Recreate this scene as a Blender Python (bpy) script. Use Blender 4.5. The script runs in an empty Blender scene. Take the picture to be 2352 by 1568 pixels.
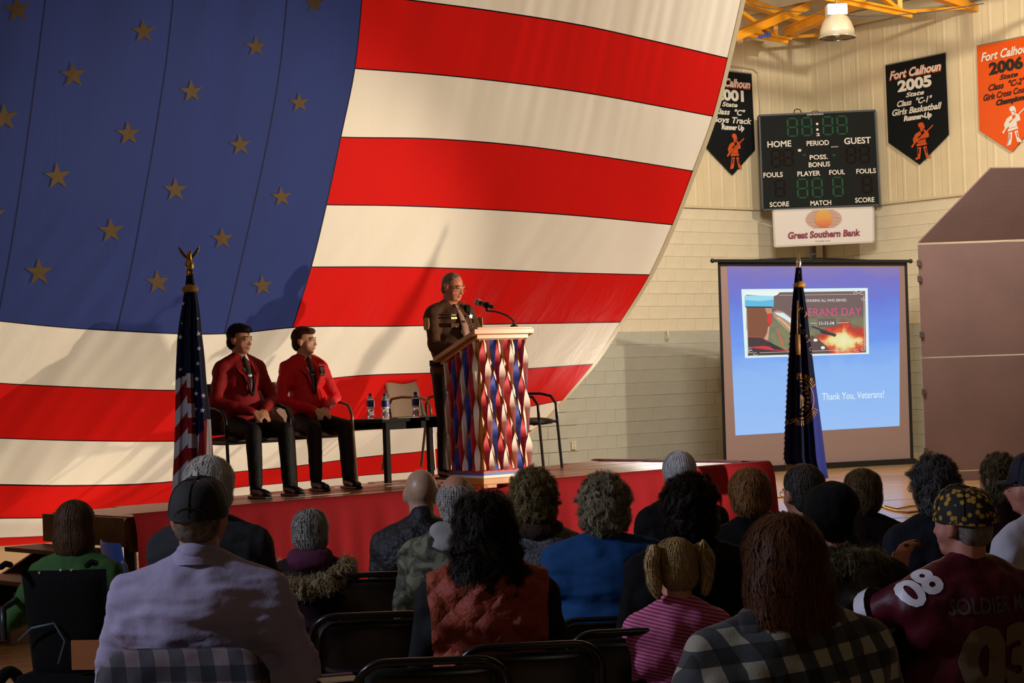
import bpy, bmesh, math, random
import numpy as np
from mathutils import Vector, Matrix, noise
from mathutils.kdtree import KDTree
random.seed(7)
SC = bpy.context.scene
COL = SC.collection
# ---------------------------------------------------------------- camera
FP = 4500.0
PITCH, ROLL = 80/FP, .035
CAMP = Vector((0, 0, 1.6))
_F = Vector((0, math.cos(PITCH), math.sin(PITCH)))
_U0 = Vector((0, -math.sin(PITCH), math.cos(PITCH)))
_R0 = Vector((1, 0, 0))
CR = _R0*math.cos(ROLL) - _U0*math.sin(ROLL)
CU = _R0*math.sin(ROLL) + _U0*math.cos(ROLL)
cam_d = bpy.data.cameras.new('camera'); cam = bpy.data.objects.new('camera', cam_d); COL.objects.link(cam)
cam_d.sensor_width = 36; cam_d.lens = FP/2352*36; cam_d.clip_end = 200; cam_d.clip_start = .1
m = Matrix((CR, CU, -_F)).transposed().to_4x4(); m.translation = CAMP
cam.matrix_world = m
SC.camera = cam
# ---------------------------------------------------------------- world, exposure
SC.view_settings.view_transform = 'Standard'; SC.view_settings.look = 'None'
SC.view_settings.gamma = 1; SC.view_settings.use_curve_mapping = False
SC.view_settings.exposure = 0.0
W = bpy.data.worlds.new('world'); SC.world = W; W.use_nodes = True
W.node_tree.nodes['Background'].inputs[0].default_value = (.75, .8, 1, 1)
W.node_tree.nodes['Background'].inputs[1].default_value = .02
# ---------------------------------------------------------------- lights
def lamp(kind, name, loc, target, energy, color, size=.3, spot=60, blend=.3):
    d = bpy.data.lights.new(name, kind); d.energy = energy; d.color = color
    if kind == 'AREA': d.shape = 'DISK'; d.size = size
    elif kind == 'SPOT': d.shadow_soft_size = size; d.spot_size = math.radians(spot); d.spot_blend = blend
    else: d.shadow_soft_size = size
    o = bpy.data.objects.new(name, d); COL.objects.link(o); o.location = loc
    o.rotation_euler = (Vector(target)-Vector(loc)).to_track_quat('-Z', 'Y').to_euler()
    return o
WARM = (1, .78, .52); COOL = (.72, .78, 1)
# stage spot, off to the right of the frame
lamp('SPOT', 'stage_spot', (8.45, 13.8, 1.6), (-1.2, 15.7, 1.5), 4300, (1, .82, .63), .10, 40, .6)
lamp('SPOT', 'stage_front_wash', (4.6, 5.5, 5.2), (-.4, 15.3, 1.5), 420, (1, .80, .60), .25, 26, .8)  # added fill, no fixture behind it; brightens the podium front
# lamps behind the big flag, shining through the cloth
lamp('AREA', 'flag_back_light_high', (1.5, 27.0, 5.5), (-.8, 17.5, 2.8), 640, (1, .95, .88), 2.5)
lamp('AREA', 'flag_back_light_left', (-6.3, 20.5, 3.6), (-3.3, 14.8, 2.0), 240, (1, .92, .80), 1.5)
lamp('SPOT', 'flag_back_spot', (1.6, 22.4, 1.2), (.35, 18.9, 2.6), 380, (1, .95, .88), .3, 60, 1)
lamp('SPOT', 'flag_back_spot_low', (-4.1, 17.6, .9), (-3.6, 15.2, 1.3), 60, (1, .85, .6), .15, 90, 1)
# gym light on the far walls, thrown down past the joists
lamp('SPOT', 'high_bay_light', (5.37-.775*4.2+.632*9.6, 34.07-.632*4.2-.775*9.6, 7.45), (5.6, 33.6, 4.4), 1500, (1, .88, .70), .10, 120, .4)
lamp('AREA', 'gym_wall_wash', (3.5, 23.5, 6.6), (4.6, 33, 2.6), 430, (1, .95, .86), 2.0)
# cool light from high on the left, over the audience
lamp('SPOT', 'audience_light', (-6.8, 5.0, 4.5), (.4, 7.6, 1.0), 1250, COOL, .2, 80, .5)
lamp('AREA', 'audience_fill', (3, -3, 6), (1, 8, 1), 22, (1, .86, .74), 2)

def ray(px, py):
    return _F + CR*((px-1176)/FP) + CU*((784-py)/FP)
def at(px, py, D):
    d = ray(px, py); return CAMP + d*(D/d.y)
def atz(px, py, z):
    d = ray(px, py); return CAMP + d*((z-1.6)/d.z)
def atp(px, py, P, n, off=0.0):
    """pixel -> point on the plane through P with normal n, moved off metres towards the viewer"""
    d = ray(px, py); P = Vector(P); n = Vector(n)
    q = CAMP + d*((P-CAMP).dot(n)/d.dot(n))
    return q - n*(off if n.dot(d) > 0 else -off)

# ---------------------------------------------------------------- materials
def srgb(h):
    h = h.lstrip('#'); c = [int(h[i:i+2], 16)/255 for i in (0, 2, 4)]
    return tuple((x/12.92 if x <= .04045 else ((x+.055)/1.055)**2.4) for x in c)+(1,)
MATS = {}
def mat(name, color, rough=.6, metal=0, noise_s=0, noise_a=.12, bump=0, bump_s=60, spec=.5, emit=None, es=1, trans=0, coat=0, sheen=0, color2=None):
    if name in MATS: return MATS[name]
    M = bpy.data.materials.new(name); M.use_nodes = True; nt = M.node_tree; N = nt.nodes; L = nt.links
    b = N['Principled BSDF']
    c = srgb(color) if isinstance(color, str) else tuple(color)+(1,)*(4-len(color))
    b.inputs['Base Color'].default_value = c
    b.inputs['Roughness'].default_value = rough; b.inputs['Metallic'].default_value = metal
    b.inputs['Specular IOR Level'].default_value = spec
    if coat: b.inputs['Coat Weight'].default_value = coat; b.inputs['Coat Roughness'].default_value = .12
    if sheen: b.inputs['Sheen Weight'].default_value = sheen
    if trans: b.inputs['Transmission Weight'].default_value = trans
    tc = None
    if noise_s or bump:
        tc = N.new('ShaderNodeTexCoord')
    if noise_s:
        nz = N.new('ShaderNodeTexNoise'); nz.inputs['Scale'].default_value = noise_s; nz.inputs['Detail'].default_value = 5
        L.new(tc.outputs['Object'], nz.inputs['Vector'])
        mx = N.new('ShaderNodeMix'); mx.data_type = 'RGBA'
        c2 = srgb(color2) if color2 else tuple(min(1, v*(1+2.2*noise_a)+.0*v) for v in c[:3])+(1,)
        c1 = c if color2 else tuple(v*(1-2.2*noise_a) for v in c[:3])+(1,)
        rp = N.new('ShaderNodeMapRange'); rp.inputs[1].default_value = .3; rp.inputs[2].default_value = .7
        L.new(nz.outputs[0], rp.inputs[0]); L.new(rp.outputs[0], mx.inputs[0])
        mx.inputs[6].default_value = c1; mx.inputs[7].default_value = c2
        L.new(mx.outputs[2], b.inputs['Base Color'])
    if bump:
        n2 = N.new('ShaderNodeTexNoise'); n2.inputs['Scale'].default_value = bump_s; n2.inputs['Detail'].default_value = 4
        L.new(tc.outputs['Object'], n2.inputs['Vector'])
        bp = N.new('ShaderNodeBump'); bp.inputs['Strength'].default_value = bump; bp.inputs['Distance'].default_value = .01
        L.new(n2.outputs[0], bp.inputs['Height']); L.new(bp.outputs[0], b.inputs['Normal'])
    if emit:
        b.inputs['Emission Color'].default_value = srgb(emit) if isinstance(emit, str) else tuple(emit)+(1,)
        b.inputs['Emission Strength'].default_value = es
    MATS[name] = M
    return M
class NG:
    """small node helper"""
    def __init__(s, M): s.M = M; s.nt = M.node_tree; s.N = s.nt.nodes; s.L = s.nt.links; s.b = s.N['Principled BSDF']
    def coord(s, k='Object'):
        t = s.N.new('ShaderNodeTexCoord'); return t.outputs[k]
    def mapping(s, v, scale=(1, 1, 1), rot=(0, 0, 0), loc=(0, 0, 0)):
        n = s.N.new('ShaderNodeMapping'); n.inputs['Scale'].default_value = scale; n.inputs['Rotation'].default_value = rot; n.inputs['Location'].default_value = loc
        s.L.new(v, n.inputs[0]); return n.outputs[0]
    def noise(s, v, sc, det=4, dist=0):
        n = s.N.new('ShaderNodeTexNoise'); n.inputs['Scale'].default_value = sc; n.inputs['Detail'].default_value = det; n.inputs['Distortion'].default_value = dist
        s.L.new(v, n.inputs['Vector']); return n.outputs[0]
    def voronoi(s, v, sc, out='Color', feature='F1'):
        n = s.N.new('ShaderNodeTexVoronoi'); n.feature = feature; n.inputs['Scale'].default_value = sc
        s.L.new(v, n.inputs['Vector']); return n.outputs[out]
    def math(s, op, a, b=None):
        n = s.N.new('ShaderNodeMath'); n.operation = op
        for i, x in enumerate((a, b)):
            if x is None: continue
            if isinstance(x, (int, float)): n.inputs[i].default_value = x
            else: s.L.new(x, n.inputs[i])
        return n.outputs[0]
    def sep(s, v):
        n = s.N.new('ShaderNodeSeparateXYZ'); s.L.new(v, n.inputs[0]); return n.outputs
    def mix(s, f, a, b):
        n = s.N.new('ShaderNodeMix'); n.data_type = 'RGBA'
        for i, x in ((0, f), (6, a), (7, b)):
            if isinstance(x, str): n.inputs[i].default_value = srgb(x)
            elif isinstance(x, (tuple, float, int)): n.inputs[i].default_value = x
            else: s.L.new(x, n.inputs[i])
        return n.outputs[2]
    def ramp(s, v, stops, interp='LINEAR'):
        n = s.N.new('ShaderNodeValToRGB'); n.color_ramp.interpolation = interp
        e = n.color_ramp.elements
        while len(e) < len(stops): e.new(.5)
        for q, (p, c) in zip(e, stops): q.position = p; q.color = srgb(c)
        s.L.new(v, n.inputs[0]); return n.outputs[0]
    def color(s, c): s.L.new(c, s.b.inputs['Base Color'])
    def bump(s, h, st=.5, d=.01):
        n = s.N.new('ShaderNodeBump'); n.inputs['Strength'].default_value = st; n.inputs['Distance'].default_value = d
        s.L.new(h, n.inputs['Height']); s.L.new(n.outputs[0], s.b.inputs['Normal'])

# ---------------------------------------------------------------- object helpers
def obj_from(name, verts, faces, m=None, parent=None, smooth=False, mats=None, fmat=None):
    me = bpy.data.meshes.new(name); me.from_pydata([tuple(v) for v in verts], [], faces); me.update()
    o = bpy.data.objects.new(name, me); COL.objects.link(o)
    if mats:
        for x in mats: me.materials.append(x)
        if fmat is not None: me.polygons.foreach_set('material_index', fmat)
    elif m: me.materials.append(m)
    if smooth: me.polygons.foreach_set('use_smooth', [True]*len(me.polygons))
    if parent: o.parent = parent
    return o
def tag(o, label=None, cat=None, group=None, kind=None):
    if label: o['label'] = label
    if cat: o['category'] = cat
    if group: o['group'] = group
    if kind: o['kind'] = kind
    return o
def empty(name, loc=(0, 0, 0), rz=0):
    o = bpy.data.objects.new(name, None); COL.objects.link(o); o.location = loc; o.rotation_euler = (0, 0, rz); o.empty_display_size = .1
    return o
class MB:
    def __init__(s): s.v = []; s.f = []
    def add(s, v, f, M=None):
        k = len(s.v); s.v += [(M @ Vector(p)) if M else Vector(p) for p in v]; s.f += [tuple(i+k for i in q) for q in f]; return s
    def box(s, c, d, M=None, bev=0):
        x, y, z = d[0]/2, d[1]/2, d[2]/2; cx, cy, cz = c
        if not bev:
            v = [(cx+a*x, cy+b*y, cz+e*z) for e in (-1, 1) for b in (-1, 1) for a in (-1, 1)]
            return s.add(v, [(0, 2, 3, 1), (4, 5, 7, 6), (0, 1, 5, 4), (2, 6, 7, 3), (0, 4, 6, 2), (1, 3, 7, 5)], M)
        bm = bmesh.new(); bmesh.ops.create_cube(bm, size=1)
        for w in bm.verts: w.co = Vector((w.co.x*d[0]+cx, w.co.y*d[1]+cy, w.co.z*d[2]+cz))
        bmesh.ops.bevel(bm, geom=bm.edges[:], offset=bev, segments=2, affect='EDGES', profile=.6)
        bm.verts.index_update()
        s.add([w.co.copy() for w in bm.verts], [tuple(w.index for w in f.verts) for f in bm.faces], M); bm.free(); return s
    def tube(s, pts, r, n=8, M=None, closed=False, cap=True, flat=1.0):
        pts = [Vector(p) for p in pts]; rs = r if isinstance(r, (list, tuple)) else [r]*len(pts)
        v = []; f = []; up = None
        for i, p in enumerate(pts):
            if closed: t = pts[(i+1) % len(pts)]-pts[i-1]
            else: t = pts[min(i+1, len(pts)-1)]-pts[max(i-1, 0)]
            t.normalize()
            if up is None: up = t.orthogonal().normalized()
            a = (up-t*up.dot(t)).normalized(); up = a; b = t.cross(a)
            for j in range(n):
                w = 2*math.pi*j/n; v.append(p+(a*math.cos(w)+b*math.sin(w)*flat)*rs[i])
        m = len(pts)
        for i in range(m if closed else m-1):
            for j in range(n):
                k = (i+1) % m
                f.append((i*n+j, i*n+(j+1) % n, k*n+(j+1) % n, k*n+j))
        if cap and not closed: f.append(tuple(range(n))[::-1]); f.append(tuple((m-1)*n+j for j in range(n)))
        return s.add(v, f, M)
    def ell(s, c, r, M=None, n=16, m=10):
        v = [(c[0], c[1], c[2]-r[2])]; f = []
        for i in range(1, m):
            a = math.pi*i/m-math.pi/2
            for j in range(n):
                b = 2*math.pi*j/n; v.append((c[0]+r[0]*math.cos(a)*math.cos(b), c[1]+r[1]*math.cos(a)*math.sin(b), c[2]+r[2]*math.sin(a)))
        v.append((c[0], c[1], c[2]+r[2])); t = len(v)-1
        for j in range(n):
            f.append((0, 1+(j+1) % n, 1+j)); f.append((t, t-n+j, t-n+(j+1) % n))
            for i in range(m-2): f.append((1+i*n+j, 1+i*n+(j+1) % n, 1+(i+1)*n+(j+1) % n, 1+(i+1)*n+j))
        return s.add(v, f, M)
    def cap(s, p0, p1, r0, r1, M=None, n=12):
        """tapered capsule"""
        p0 = Vector(p0); p1 = Vector(p1); d = (p1-p0); L = d.length or 1e-6; d /= L
        pts = []; rs = []
        for a in (80, 60, 35): pts.append(p0-d*r0*math.sin(math.radians(a))); rs.append(r0*math.cos(math.radians(a)))
        for k in range(4): t = k/3; pts.append(p0.lerp(p1, t)); rs.append(r0+(r1-r0)*t)
        for a in (35, 60, 80): pts.append(p1+d*r1*math.sin(math.radians(a))); rs.append(r1*math.cos(math.radians(a)))
        return s.tube(pts, rs, n, M)
    def lathe(s, prof, n=20, M=None, c=(0, 0, 0)):
        v = []; f = []
        for r, z in prof:
            for j in range(n):
                w = 2*math.pi*j/n; v.append((c[0]+r*math.cos(w), c[1]+r*math.sin(w), c[2]+z))
        for i in range(len(prof)-1):
            for j in range(n): f.append((i*n+j, i*n+(j+1) % n, (i+1)*n+(j+1) % n, (i+1)*n+j))
        return s.add(v, f, M)
    def build(s, name, m=None, parent=None, smooth=False): return obj_from(name, s.v, s.f, m, parent, smooth)
def bar(p0, p1, w, h, mb=None, up=(0, 0, 1)):
    """box bar between two points"""
    mb = mb or MB(); p0 = Vector(p0); p1 = Vector(p1); d = (p1-p0).normalized(); u = Vector(up)
    sx = d.cross(u)
    if sx.length < 1e-3: sx = d.cross(Vector((0, 1, 0)))
    sx.normalize(); sz = sx.cross(d)
    v = [p+sx*a*w/2+sz*b*h/2 for p in (p0, p1) for a, b in ((-1, -1), (1, -1), (1, 1), (-1, 1))]
    return mb.add(v, [(0, 1, 2, 3), (7, 6, 5, 4), (0, 4, 5, 1), (1, 5, 6, 2), (2, 6, 7, 3), (3, 7, 4, 0)])
def mesh_text(s, bold=.0, shear=0):
    c = bpy.data.curves.new('t', 'FONT'); c.body = s; c.offset = bold; c.shear = shear; c.resolution_u = 3; c.fill_mode = 'FRONT'
    o = bpy.data.objects.new('t', c); COL.objects.link(o)
    dg = bpy.context.evaluated_depsgraph_get(); me = o.evaluated_get(dg).to_mesh()
    v = [tuple(p.co) for p in me.vertices]; f = [tuple(p.vertices) for p in me.polygons]
    o.evaluated_get(dg).to_mesh_clear(); bpy.data.objects.remove(o); bpy.data.curves.remove(c)
    return v, f
_ch = []
def capH():
    if not _ch: _ch.append(max(p[1] for p in mesh_text('H')[0]))
    return _ch[0]
def quadmap(TL, TR, BR, BL, off=.01):
    TL, TR, BR, BL = map(Vector, (TL, TR, BR, BL)); n = (TR-TL).cross(BL-TL).normalized()
    if n.dot(CAMP-TL) < 0: n = -n
    def g(u, v, o=off): return TL.lerp(TR, u).lerp(BL.lerp(BR, u), v)+n*o
    return g
def text_on(s, g, u0, u1, vb, vh, m, parent, name='lettering', bold=.02, shear=0, off=None, rise=0, grow=0):
    """text between u0 and u1, baseline at v=vb, capital height vh (v runs down)"""
    v, f = mesh_text(s, bold, shear)
    v = np.array(v); x0, x1 = v[:, 0].min(), v[:, 0].max(); H = capH()
    pts = []
    for x, y, z in v:
        t = (x-x0)/(x1-x0); u = u0+(u1-u0)*t
        pts.append(g(u, vb-y/H*vh-rise*t) if off is None else g(u, vb-y/H*vh-rise*t, off))
    return obj_from(name, pts, f, m, parent)
def poly_on(pts, g, m, parent, name, off=None):
    P = [g(u, v) if off is None else g(u, v, off) for u, v in pts]
    bm = bmesh.new(); vs = [bm.verts.new(p) for p in P]; fc = bm.faces.new(vs); bmesh.ops.triangulate(bm, faces=[fc])
    me = bpy.data.meshes.new(name); bm.to_mesh(me); bm.free(); me.materials.append(m)
    o = bpy.data.objects.new(name, me); COL.objects.link(o); o.parent = parent
    return o
def circ(cx, cy, rx, ry=None, n=24, a0=0, a1=360):
    ry = rx if ry is None else ry
    return [(cx+rx*math.cos(math.radians(a0+(a1-a0)*i/(n if a1-a0 >= 360 else n-1))), cy+ry*math.sin(math.radians(a0+(a1-a0)*i/(n if a1-a0 >= 360 else n-1)))) for i in range(n)]
def starpts(cx, cy, r, rot=0, inner=.40):
    return [(cx+(r if i % 2 == 0 else r*inner)*math.sin(math.radians(36*i+rot)), cy-(r if i % 2 == 0 else r*inner)*math.cos(math.radians(36*i+rot))) for i in range(10)]
# ================================================================ setting
C0 = Vector((5.37, 34.07, 0)); UW = Vector((.775, .632, 0)); RW = Vector((.632, -.775, 0)); Z = Vector((0, 0, 1))
def wp(u, r, z=0): return C0 + UW*u + RW*r + Z*z        # u<0 into the room along the left wall, r>0 along the right wall
HU, HR = 34, 33
# floor
fm = mat('floor_maple', '#b98f5c', rough=.22, coat=.3); g = NG(fm)
cv = g.mapping(g.coord(), rot=(0, 0, -math.atan2(UW.y, UW.x)))
br = g.N.new('ShaderNodeTexBrick'); g.L.new(cv, br.inputs['Vector']); br.inputs['Scale'].default_value = 1
br.inputs['Brick Width'].default_value = 1.2; br.inputs['Row Height'].default_value = .058; br.inputs['Mortar Size'].default_value = .0012
br.inputs['Color1'].default_value = srgb('#c29a68'); br.inputs['Color2'].default_value = srgb('#b08550'); br.inputs['Mortar'].default_value = srgb('#6d4a2a')
g.color(br.outputs[0])
mb = MB(); mb.add([wp(.3, -.3), wp(.3, HR), wp(-HU, HR), wp(-HU, -.3), wp(.3, -.3, -.2), wp(.3, HR, -.2), wp(-HU, HR, -.2), wp(-HU, -.3, -.2)],
    [(0, 3, 2, 1), (4, 5, 6, 7), (0, 1, 5, 4), (1, 2, 6, 5), (2, 3, 7, 6), (3, 0, 4, 7)])
floor = tag(mb.build('floor', fm), kind='structure')
def strip_on_floor(p0, p1, w, m, name='court_line'):
    p0 = Vector(p0); p1 = Vector(p1); d = (p1-p0).normalized(); n = Vector((-d.y, d.x, 0))*w/2
    h = Z*.002; return obj_from(name, [p0-n+h, p1-n+h, p1+n+h, p0+n+h], [(0, 1, 2, 3)], m, floor)
lnb = mat('court_line_blue', '#5b7a86', rough=.3); lnr = mat('court_line_white', '#d8cfc0', rough=.3); lnk = mat('court_line_red', '#a06048', rough=.3)
for a, b, mm in (((2000, 1150), (2100, 1146), lnb), ((1960, 1196), (2110, 1186), lnb), ((1950, 1112), (2120, 1106), lnk), ((1990, 1172), (2120, 1160), lnr), ((0, 1362), (160, 1350), lnr), ((-40, 1395), (120, 1388), lnb)):
    strip_on_floor(atz(a[0], a[1], 0), atz(b[0], b[1], 0), .05, mm)
# walls: backing slabs, blocks and liner panels in front
cream = mat('block_cream', '#d8cdb2', rough=.65, noise_s=3, noise_a=.03, bump=.25, bump_s=90)
grey = mat('block_grey', '#b3b4a6', rough=.6, noise_s=3, noise_a=.03, bump=.25, bump_s=90)
mort = mat('mortar', '#cfc8b4', rough=.8)
liner = mat('liner_panel_paint', '#d6c7a4', rough=.5, noise_s=1.2, noise_a=.04)
def slab(a, b, z0, z1, n, t, name, m, parent=None):
    v = [a+Z*z0, b+Z*z0, b-n*t+Z*z0, a-n*t+Z*z0, a+Z*z1, b+Z*z1, b-n*t+Z*z1, a-n*t+Z*z1]
    return obj_from(name, v, [(0, 1, 2, 3), (7, 6, 5, 4), (0, 4, 5, 1), (1, 5, 6, 2), (2, 6, 7, 3), (3, 7, 4, 0)], m, parent)
BT, TH, CH = 21*.2033, 11*.2033, .2033
wl = tag(slab(wp(0, 0), wp(-HU, 0), 0, 10.2, RW, .3, 'wall_left', mort), kind='structure')
wr = tag(slab(wp(0, 0), wp(0, HR), 0, 7.6, -UW, .3, 'wall_right', mort), kind='structure')
dark = mat('hall_dark_wall', '#6e6656', rough=.8)
wb = tag(slab(wp(-HU, 0), wp(-HU, HR), 0, 7.6, UW, .3, 'wall_far_left', dark), kind='structure')
wf = tag(slab(wp(0, HR), wp(-HU, HR), 0, 10.2, -RW, .3, 'wall_back', dark), kind='structure')
def block_mesh(w, name, m):
    bm = bmesh.new(); bmesh.ops.create_cube(bm, size=1)
    for q in bm.verts: q.co = Vector((q.co.x*w, q.co.y*.008, q.co.z*(CH-.006)))
    ed = [e for e in bm.edges if all(v.co.y < 0 for v in e.verts)]
    bmesh.ops.bevel(bm, geom=ed, offset=.003, segments=1, affect='EDGES')
    me = bpy.data.meshes.new(name); bm.to_mesh(me); bm.free(); me.materials.append(m); return me
bw = .4064
blk = {c: block_mesh(bw-.006, 'block', mm) for c, mm in (('c', cream), ('g', grey))}
def block_wall(wall, dirv, n, ncols, total, maxn=300):
    ang = math.atan2(dirv.y, dirv.x)
    if n.dot(Vector((math.sin(ang), -math.cos(ang), 0))) < 0: ang += math.pi
    cnt = 0; rest = {'c': MB(), 'g': MB()}
    for row in range(21):
        k = 'g' if row < 11 else 'c'
        for c in range(int(total/bw)):
            d = (c+.5)*bw + (bw/2 if row % 2 else 0)
            if d > total: continue
            P = C0+dirv*d+n*.004+Z*(row+.5)*CH
            if c < ncols and cnt < maxn:
                o = bpy.data.objects.new('block', blk[k]); COL.objects.link(o); o.parent = wall
                o.location = P+n*random.uniform(-.001, .001); o.rotation_euler = (0, 0, ang); cnt += 1
            else:
                M = Matrix.Translation(P) @ Matrix.Rotation(ang, 4, 'Z'); rest[k].box((0, 0, 0), (bw-.006, .03, CH-.009), M)
    for k, mm in (('c', cream), ('g', grey)):
        o = rest[k].build('block', mm, wall); o['kind'] = 'stuff'
block_wall(wl, -UW, RW, 14, 14)
block_wall(wr, RW, -UW, 13, 14)
# liner panels above the blocks
def panel_mesh(w, h0, h1):
    mb = MB(); prof = [(0, .012), (.01, .03), (.02, .03)]
    x = .02
    while x < w-.16:
        prof += [(x+.10, .03), (x+.115, .036), (x+.155, .036), (x+.17, .03)]; x += .30
    prof = [p for p in prof if p[0] < w-.02] + [(w-.012, .03), (w-.004, .012)]
    v = []; f = []
    for i, (px_, py_) in enumerate(prof): v += [(px_, -py_, 0), (px_, -py_, h0+(h1-h0)*px_/w)]
    for i in range(len(prof)-1): f.append((2*i, 2*i+2, 2*i+3, 2*i+1))
    mb.add(v, f); return mb
def roofz(u): return 7.5+.12*min(-u, HU+u)
pw = .92
for i in range(15):
    u0 = -i*pw; mbp = panel_mesh(pw, roofz(u0-pw)-BT, roofz(u0)-BT)
    o = mbp.build('liner_panel', liner, wl); o.matrix_world = Matrix.Translation(wp(u0-pw, 0, BT)) @ Matrix.Rotation(math.atan2(UW.y, UW.x), 4, 'Z')
for i in range(15):
    mbp = panel_mesh(pw, 7.5-BT, 7.5-BT)
    o = mbp.build('liner_panel', liner, wr); o.matrix_world = Matrix.Translation(wp(0, i*pw, BT)) @ Matrix.Rotation(math.atan2(RW.y, RW.x), 4, 'Z')
ledge = mat('wall_ledge', '#cbbd9b', rough=.6)
slab(wp(0, 0), wp(-14, 0), BT-.01, BT+.03, -RW, .05, 'ledge_strip', ledge, wl)
slab(wp(0, 0), wp(0, 14), BT-.01, BT+.03, UW, .05, 'ledge_strip', ledge, wr)
tag(slab(wp(-.10, .05), wp(-.02, .13), 0, BT, (RW-UW).normalized()*-1, .1, 'trim_1', mat('white_paint', '#e0d8c4', rough=.5)), kind='structure')
bs = mat('base_strip_vinyl', '#cfc8b4', rough=.5)
tag(slab(wp(0, 0), wp(-14, 0), 0, .1, -RW, .035, 'baseboard_left', bs), kind='structure')
tag(slab(wp(0, 0), wp(0, 14), 0, .1, UW, .035, 'baseboard_right', bs), kind='structure')
# ceiling
dk = mat('roof_deck', '#cbbf9f', rough=.5); rid = -HU/2
def roofpt(u, r, dz=0): return wp(u, r, roofz(u)+dz)
mb = MB(); v = []; us = [.3, 0, rid, -HU]
for dz in (0, .15):
    for u in us:
        for r in (-.3, HR): v.append(wp(u, r, roofz(min(u, 0)) + dz))
f = [(2*i, 2*i+2, 2*i+3, 2*i+1) for i in range(3)] + [(8+2*i, 8+2*i+1, 8+2*i+3, 8+2*i+2) for i in range(3)]
mb.add(v, f); ceil = tag(mb.build('ceiling', dk), kind='structure')
# purlins (cream) running along r under the deck
for i in range(6):
    u = -.25-i*1.55; bar(roofpt(u, 0, -.11), roofpt(u, 14, -.11), .07, .2).build('purlin', dk, ceil)
# orange joists
org = mat('joist_orange_paint', '#e39a1c', rough=.45, noise_s=4, noise_a=.06)
def joist(r, label):
    t = empty('roof_joist', wp(-6, r, 7.0)); tag(t, label, 'roof joist', 'orange roof joists')
    inv = Matrix.Translation(-t.location)
    def B(name, a, b, w=.09, h=.09):
        bar(inv @ a, inv @ b, w, h).build(name, org, t)
    zb = 7.0
    for s in (-1, 1):
        B('bottom_chord', wp(-1.62, r+s*.055, zb), wp(-13, r+s*.055, zb+.5), .085, .03)
    B('bottom_chord', wp(-1.62, r, zb-.02), wp(-13, r, zb+.48), .03, .1)
    B('top_chord', wp(-.05, r, roofz(0)-.28), wp(-13, r, roofz(-13)-.28), .14, .12)
    u = -1.9; n = 0
    while u > -12.5:
        zc = zb+(-u-1.62)*.044
        B('web_post', wp(u-.0, r, zc), wp(u, r, roofz(u)-.28), .07, .07)
        B('web_diagonal', wp(u, r, zc), wp(u-1.35, r, roofz(u-1.35)-.3), .08, .06)
        if n == 0: B('web_diagonal', wp(u+.1, r, zc), wp(-.2, r, roofz(-.2)-.3), .06, .05)
        u -= 1.5; n += 1
    return t
joist(.97, 'orange steel joist whose end stops beside the flag, with blue tape tied on')
joist(3.57, 'orange steel joist above and right of the hanging dome lamp')
joist(6.17, 'orange steel joist nearest the camera, above the top edge of the picture')
joist(-1.6+.0+3.2-1.45, 'orange steel joist against the cream gable wall') if False else None
def brace(a, b, label):
    o = empty('sway_brace', a); tag(o, label, 'roof brace', 'orange roof braces')
    bar((0, 0, 0), b-a, .15, .12).build('brace_angle', org, o); bar((0, 0, .07), b-a+Z*.07, .24, .02).build('brace_flange', org, o)
brace(atp(1812, 76, wp(-1.7, 1), RW*-1), at(1978, 4, 29.6), 'orange diagonal roof brace rising to the right behind the dome lamp')
brace(at(1684, 86, 30.6), at(1850, 16, 32.0), 'orange diagonal roof brace at the right edge of the flag')
# blue tape on the joist
tp = mat('blue_tape', '#2c4fae', rough=.5)
o = empty('tape_strip', at(1763, 80, 30.9)); tag(o, 'scrap of blue tape tied round the orange joist end', 'tape')
mbt = MB(); 
for k in range(6):
    a = k*1.1; mbt.tube([(0, 0, 0), (.06*math.cos(a), .02*math.sin(a*2), .05*math.sin(a)), (.10*math.cos(a+.4), 0, .08*math.sin(a+.5))], [.02, .03, .012], 6)
mbt.add([(p[0]-.16, p[1], p[2]*.6-.05) for p in [tuple(q) for q in mbt.v[:90]]], [tuple(q) for q in mbt.f if max(q) < 90])
mbt.build('knot', tp, o, True); o.scale = (.62, .62, .62)
# high bay lamp
hb = empty('dome_lamp', at(1922, 52, 27)); tag(hb, 'unlit white dome high-bay lamp hanging from the roof beside the orange joists', 'lamp')
met = mat('spun_aluminium', '#94866e', rough=.4, metal=.1, noise_s=3, noise_a=.05); rimm = mat('reflector_rim', '#d8dcd6', rough=.15, metal=.9)
MB().lathe([(.105, .10), (.15, .08), (.2, .0), (.235, -.10), (.245, -.2), (.225, -.19), (.19, -.02), (.1, .05)], 32).build('dome', met, hb, True)
MB().lathe([(.246, -.195), (.262, -.2), (.262, -.215), (.24, -.212)], 32).build('rim', rimm, hb, True)
MB().box((0, 0, .17), (.28, .22, .16), bev=.02).build('ballast_box', mat('ballast_white', '#a8a298', rough=.4), hb)
MB().tube([(0, 0, .25), (0, 0, .33), (.02, 0, .38), (-.02, 0, .42), (0, 0, .5), (0, 0, 1.5)], .012, 8).build('hook', mat('dark_steel', '#3b3a38', rough=.4, metal=.8), hb)
MB().ell((0, 0, -.1), (.06, .06, .1)).build('bulb', mat('bulb_glass', '#e8ecec', rough=.1), hb, True)
# thin sagging wire
wm = mat('wire_grey', '#2a2c2c', rough=.8)
pts = [at(x, y, 27.5) for x, y in ((1690, 4), (1760, 18), (1830, 27), (1900, 34), (1980, 37), (2050, 36), (2150, 26), (2260, 8))]
tag(MB().tube(pts, .007, 6).build('wire', wm), 'thin sagging wire strung below the roof joists', 'wire')
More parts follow.
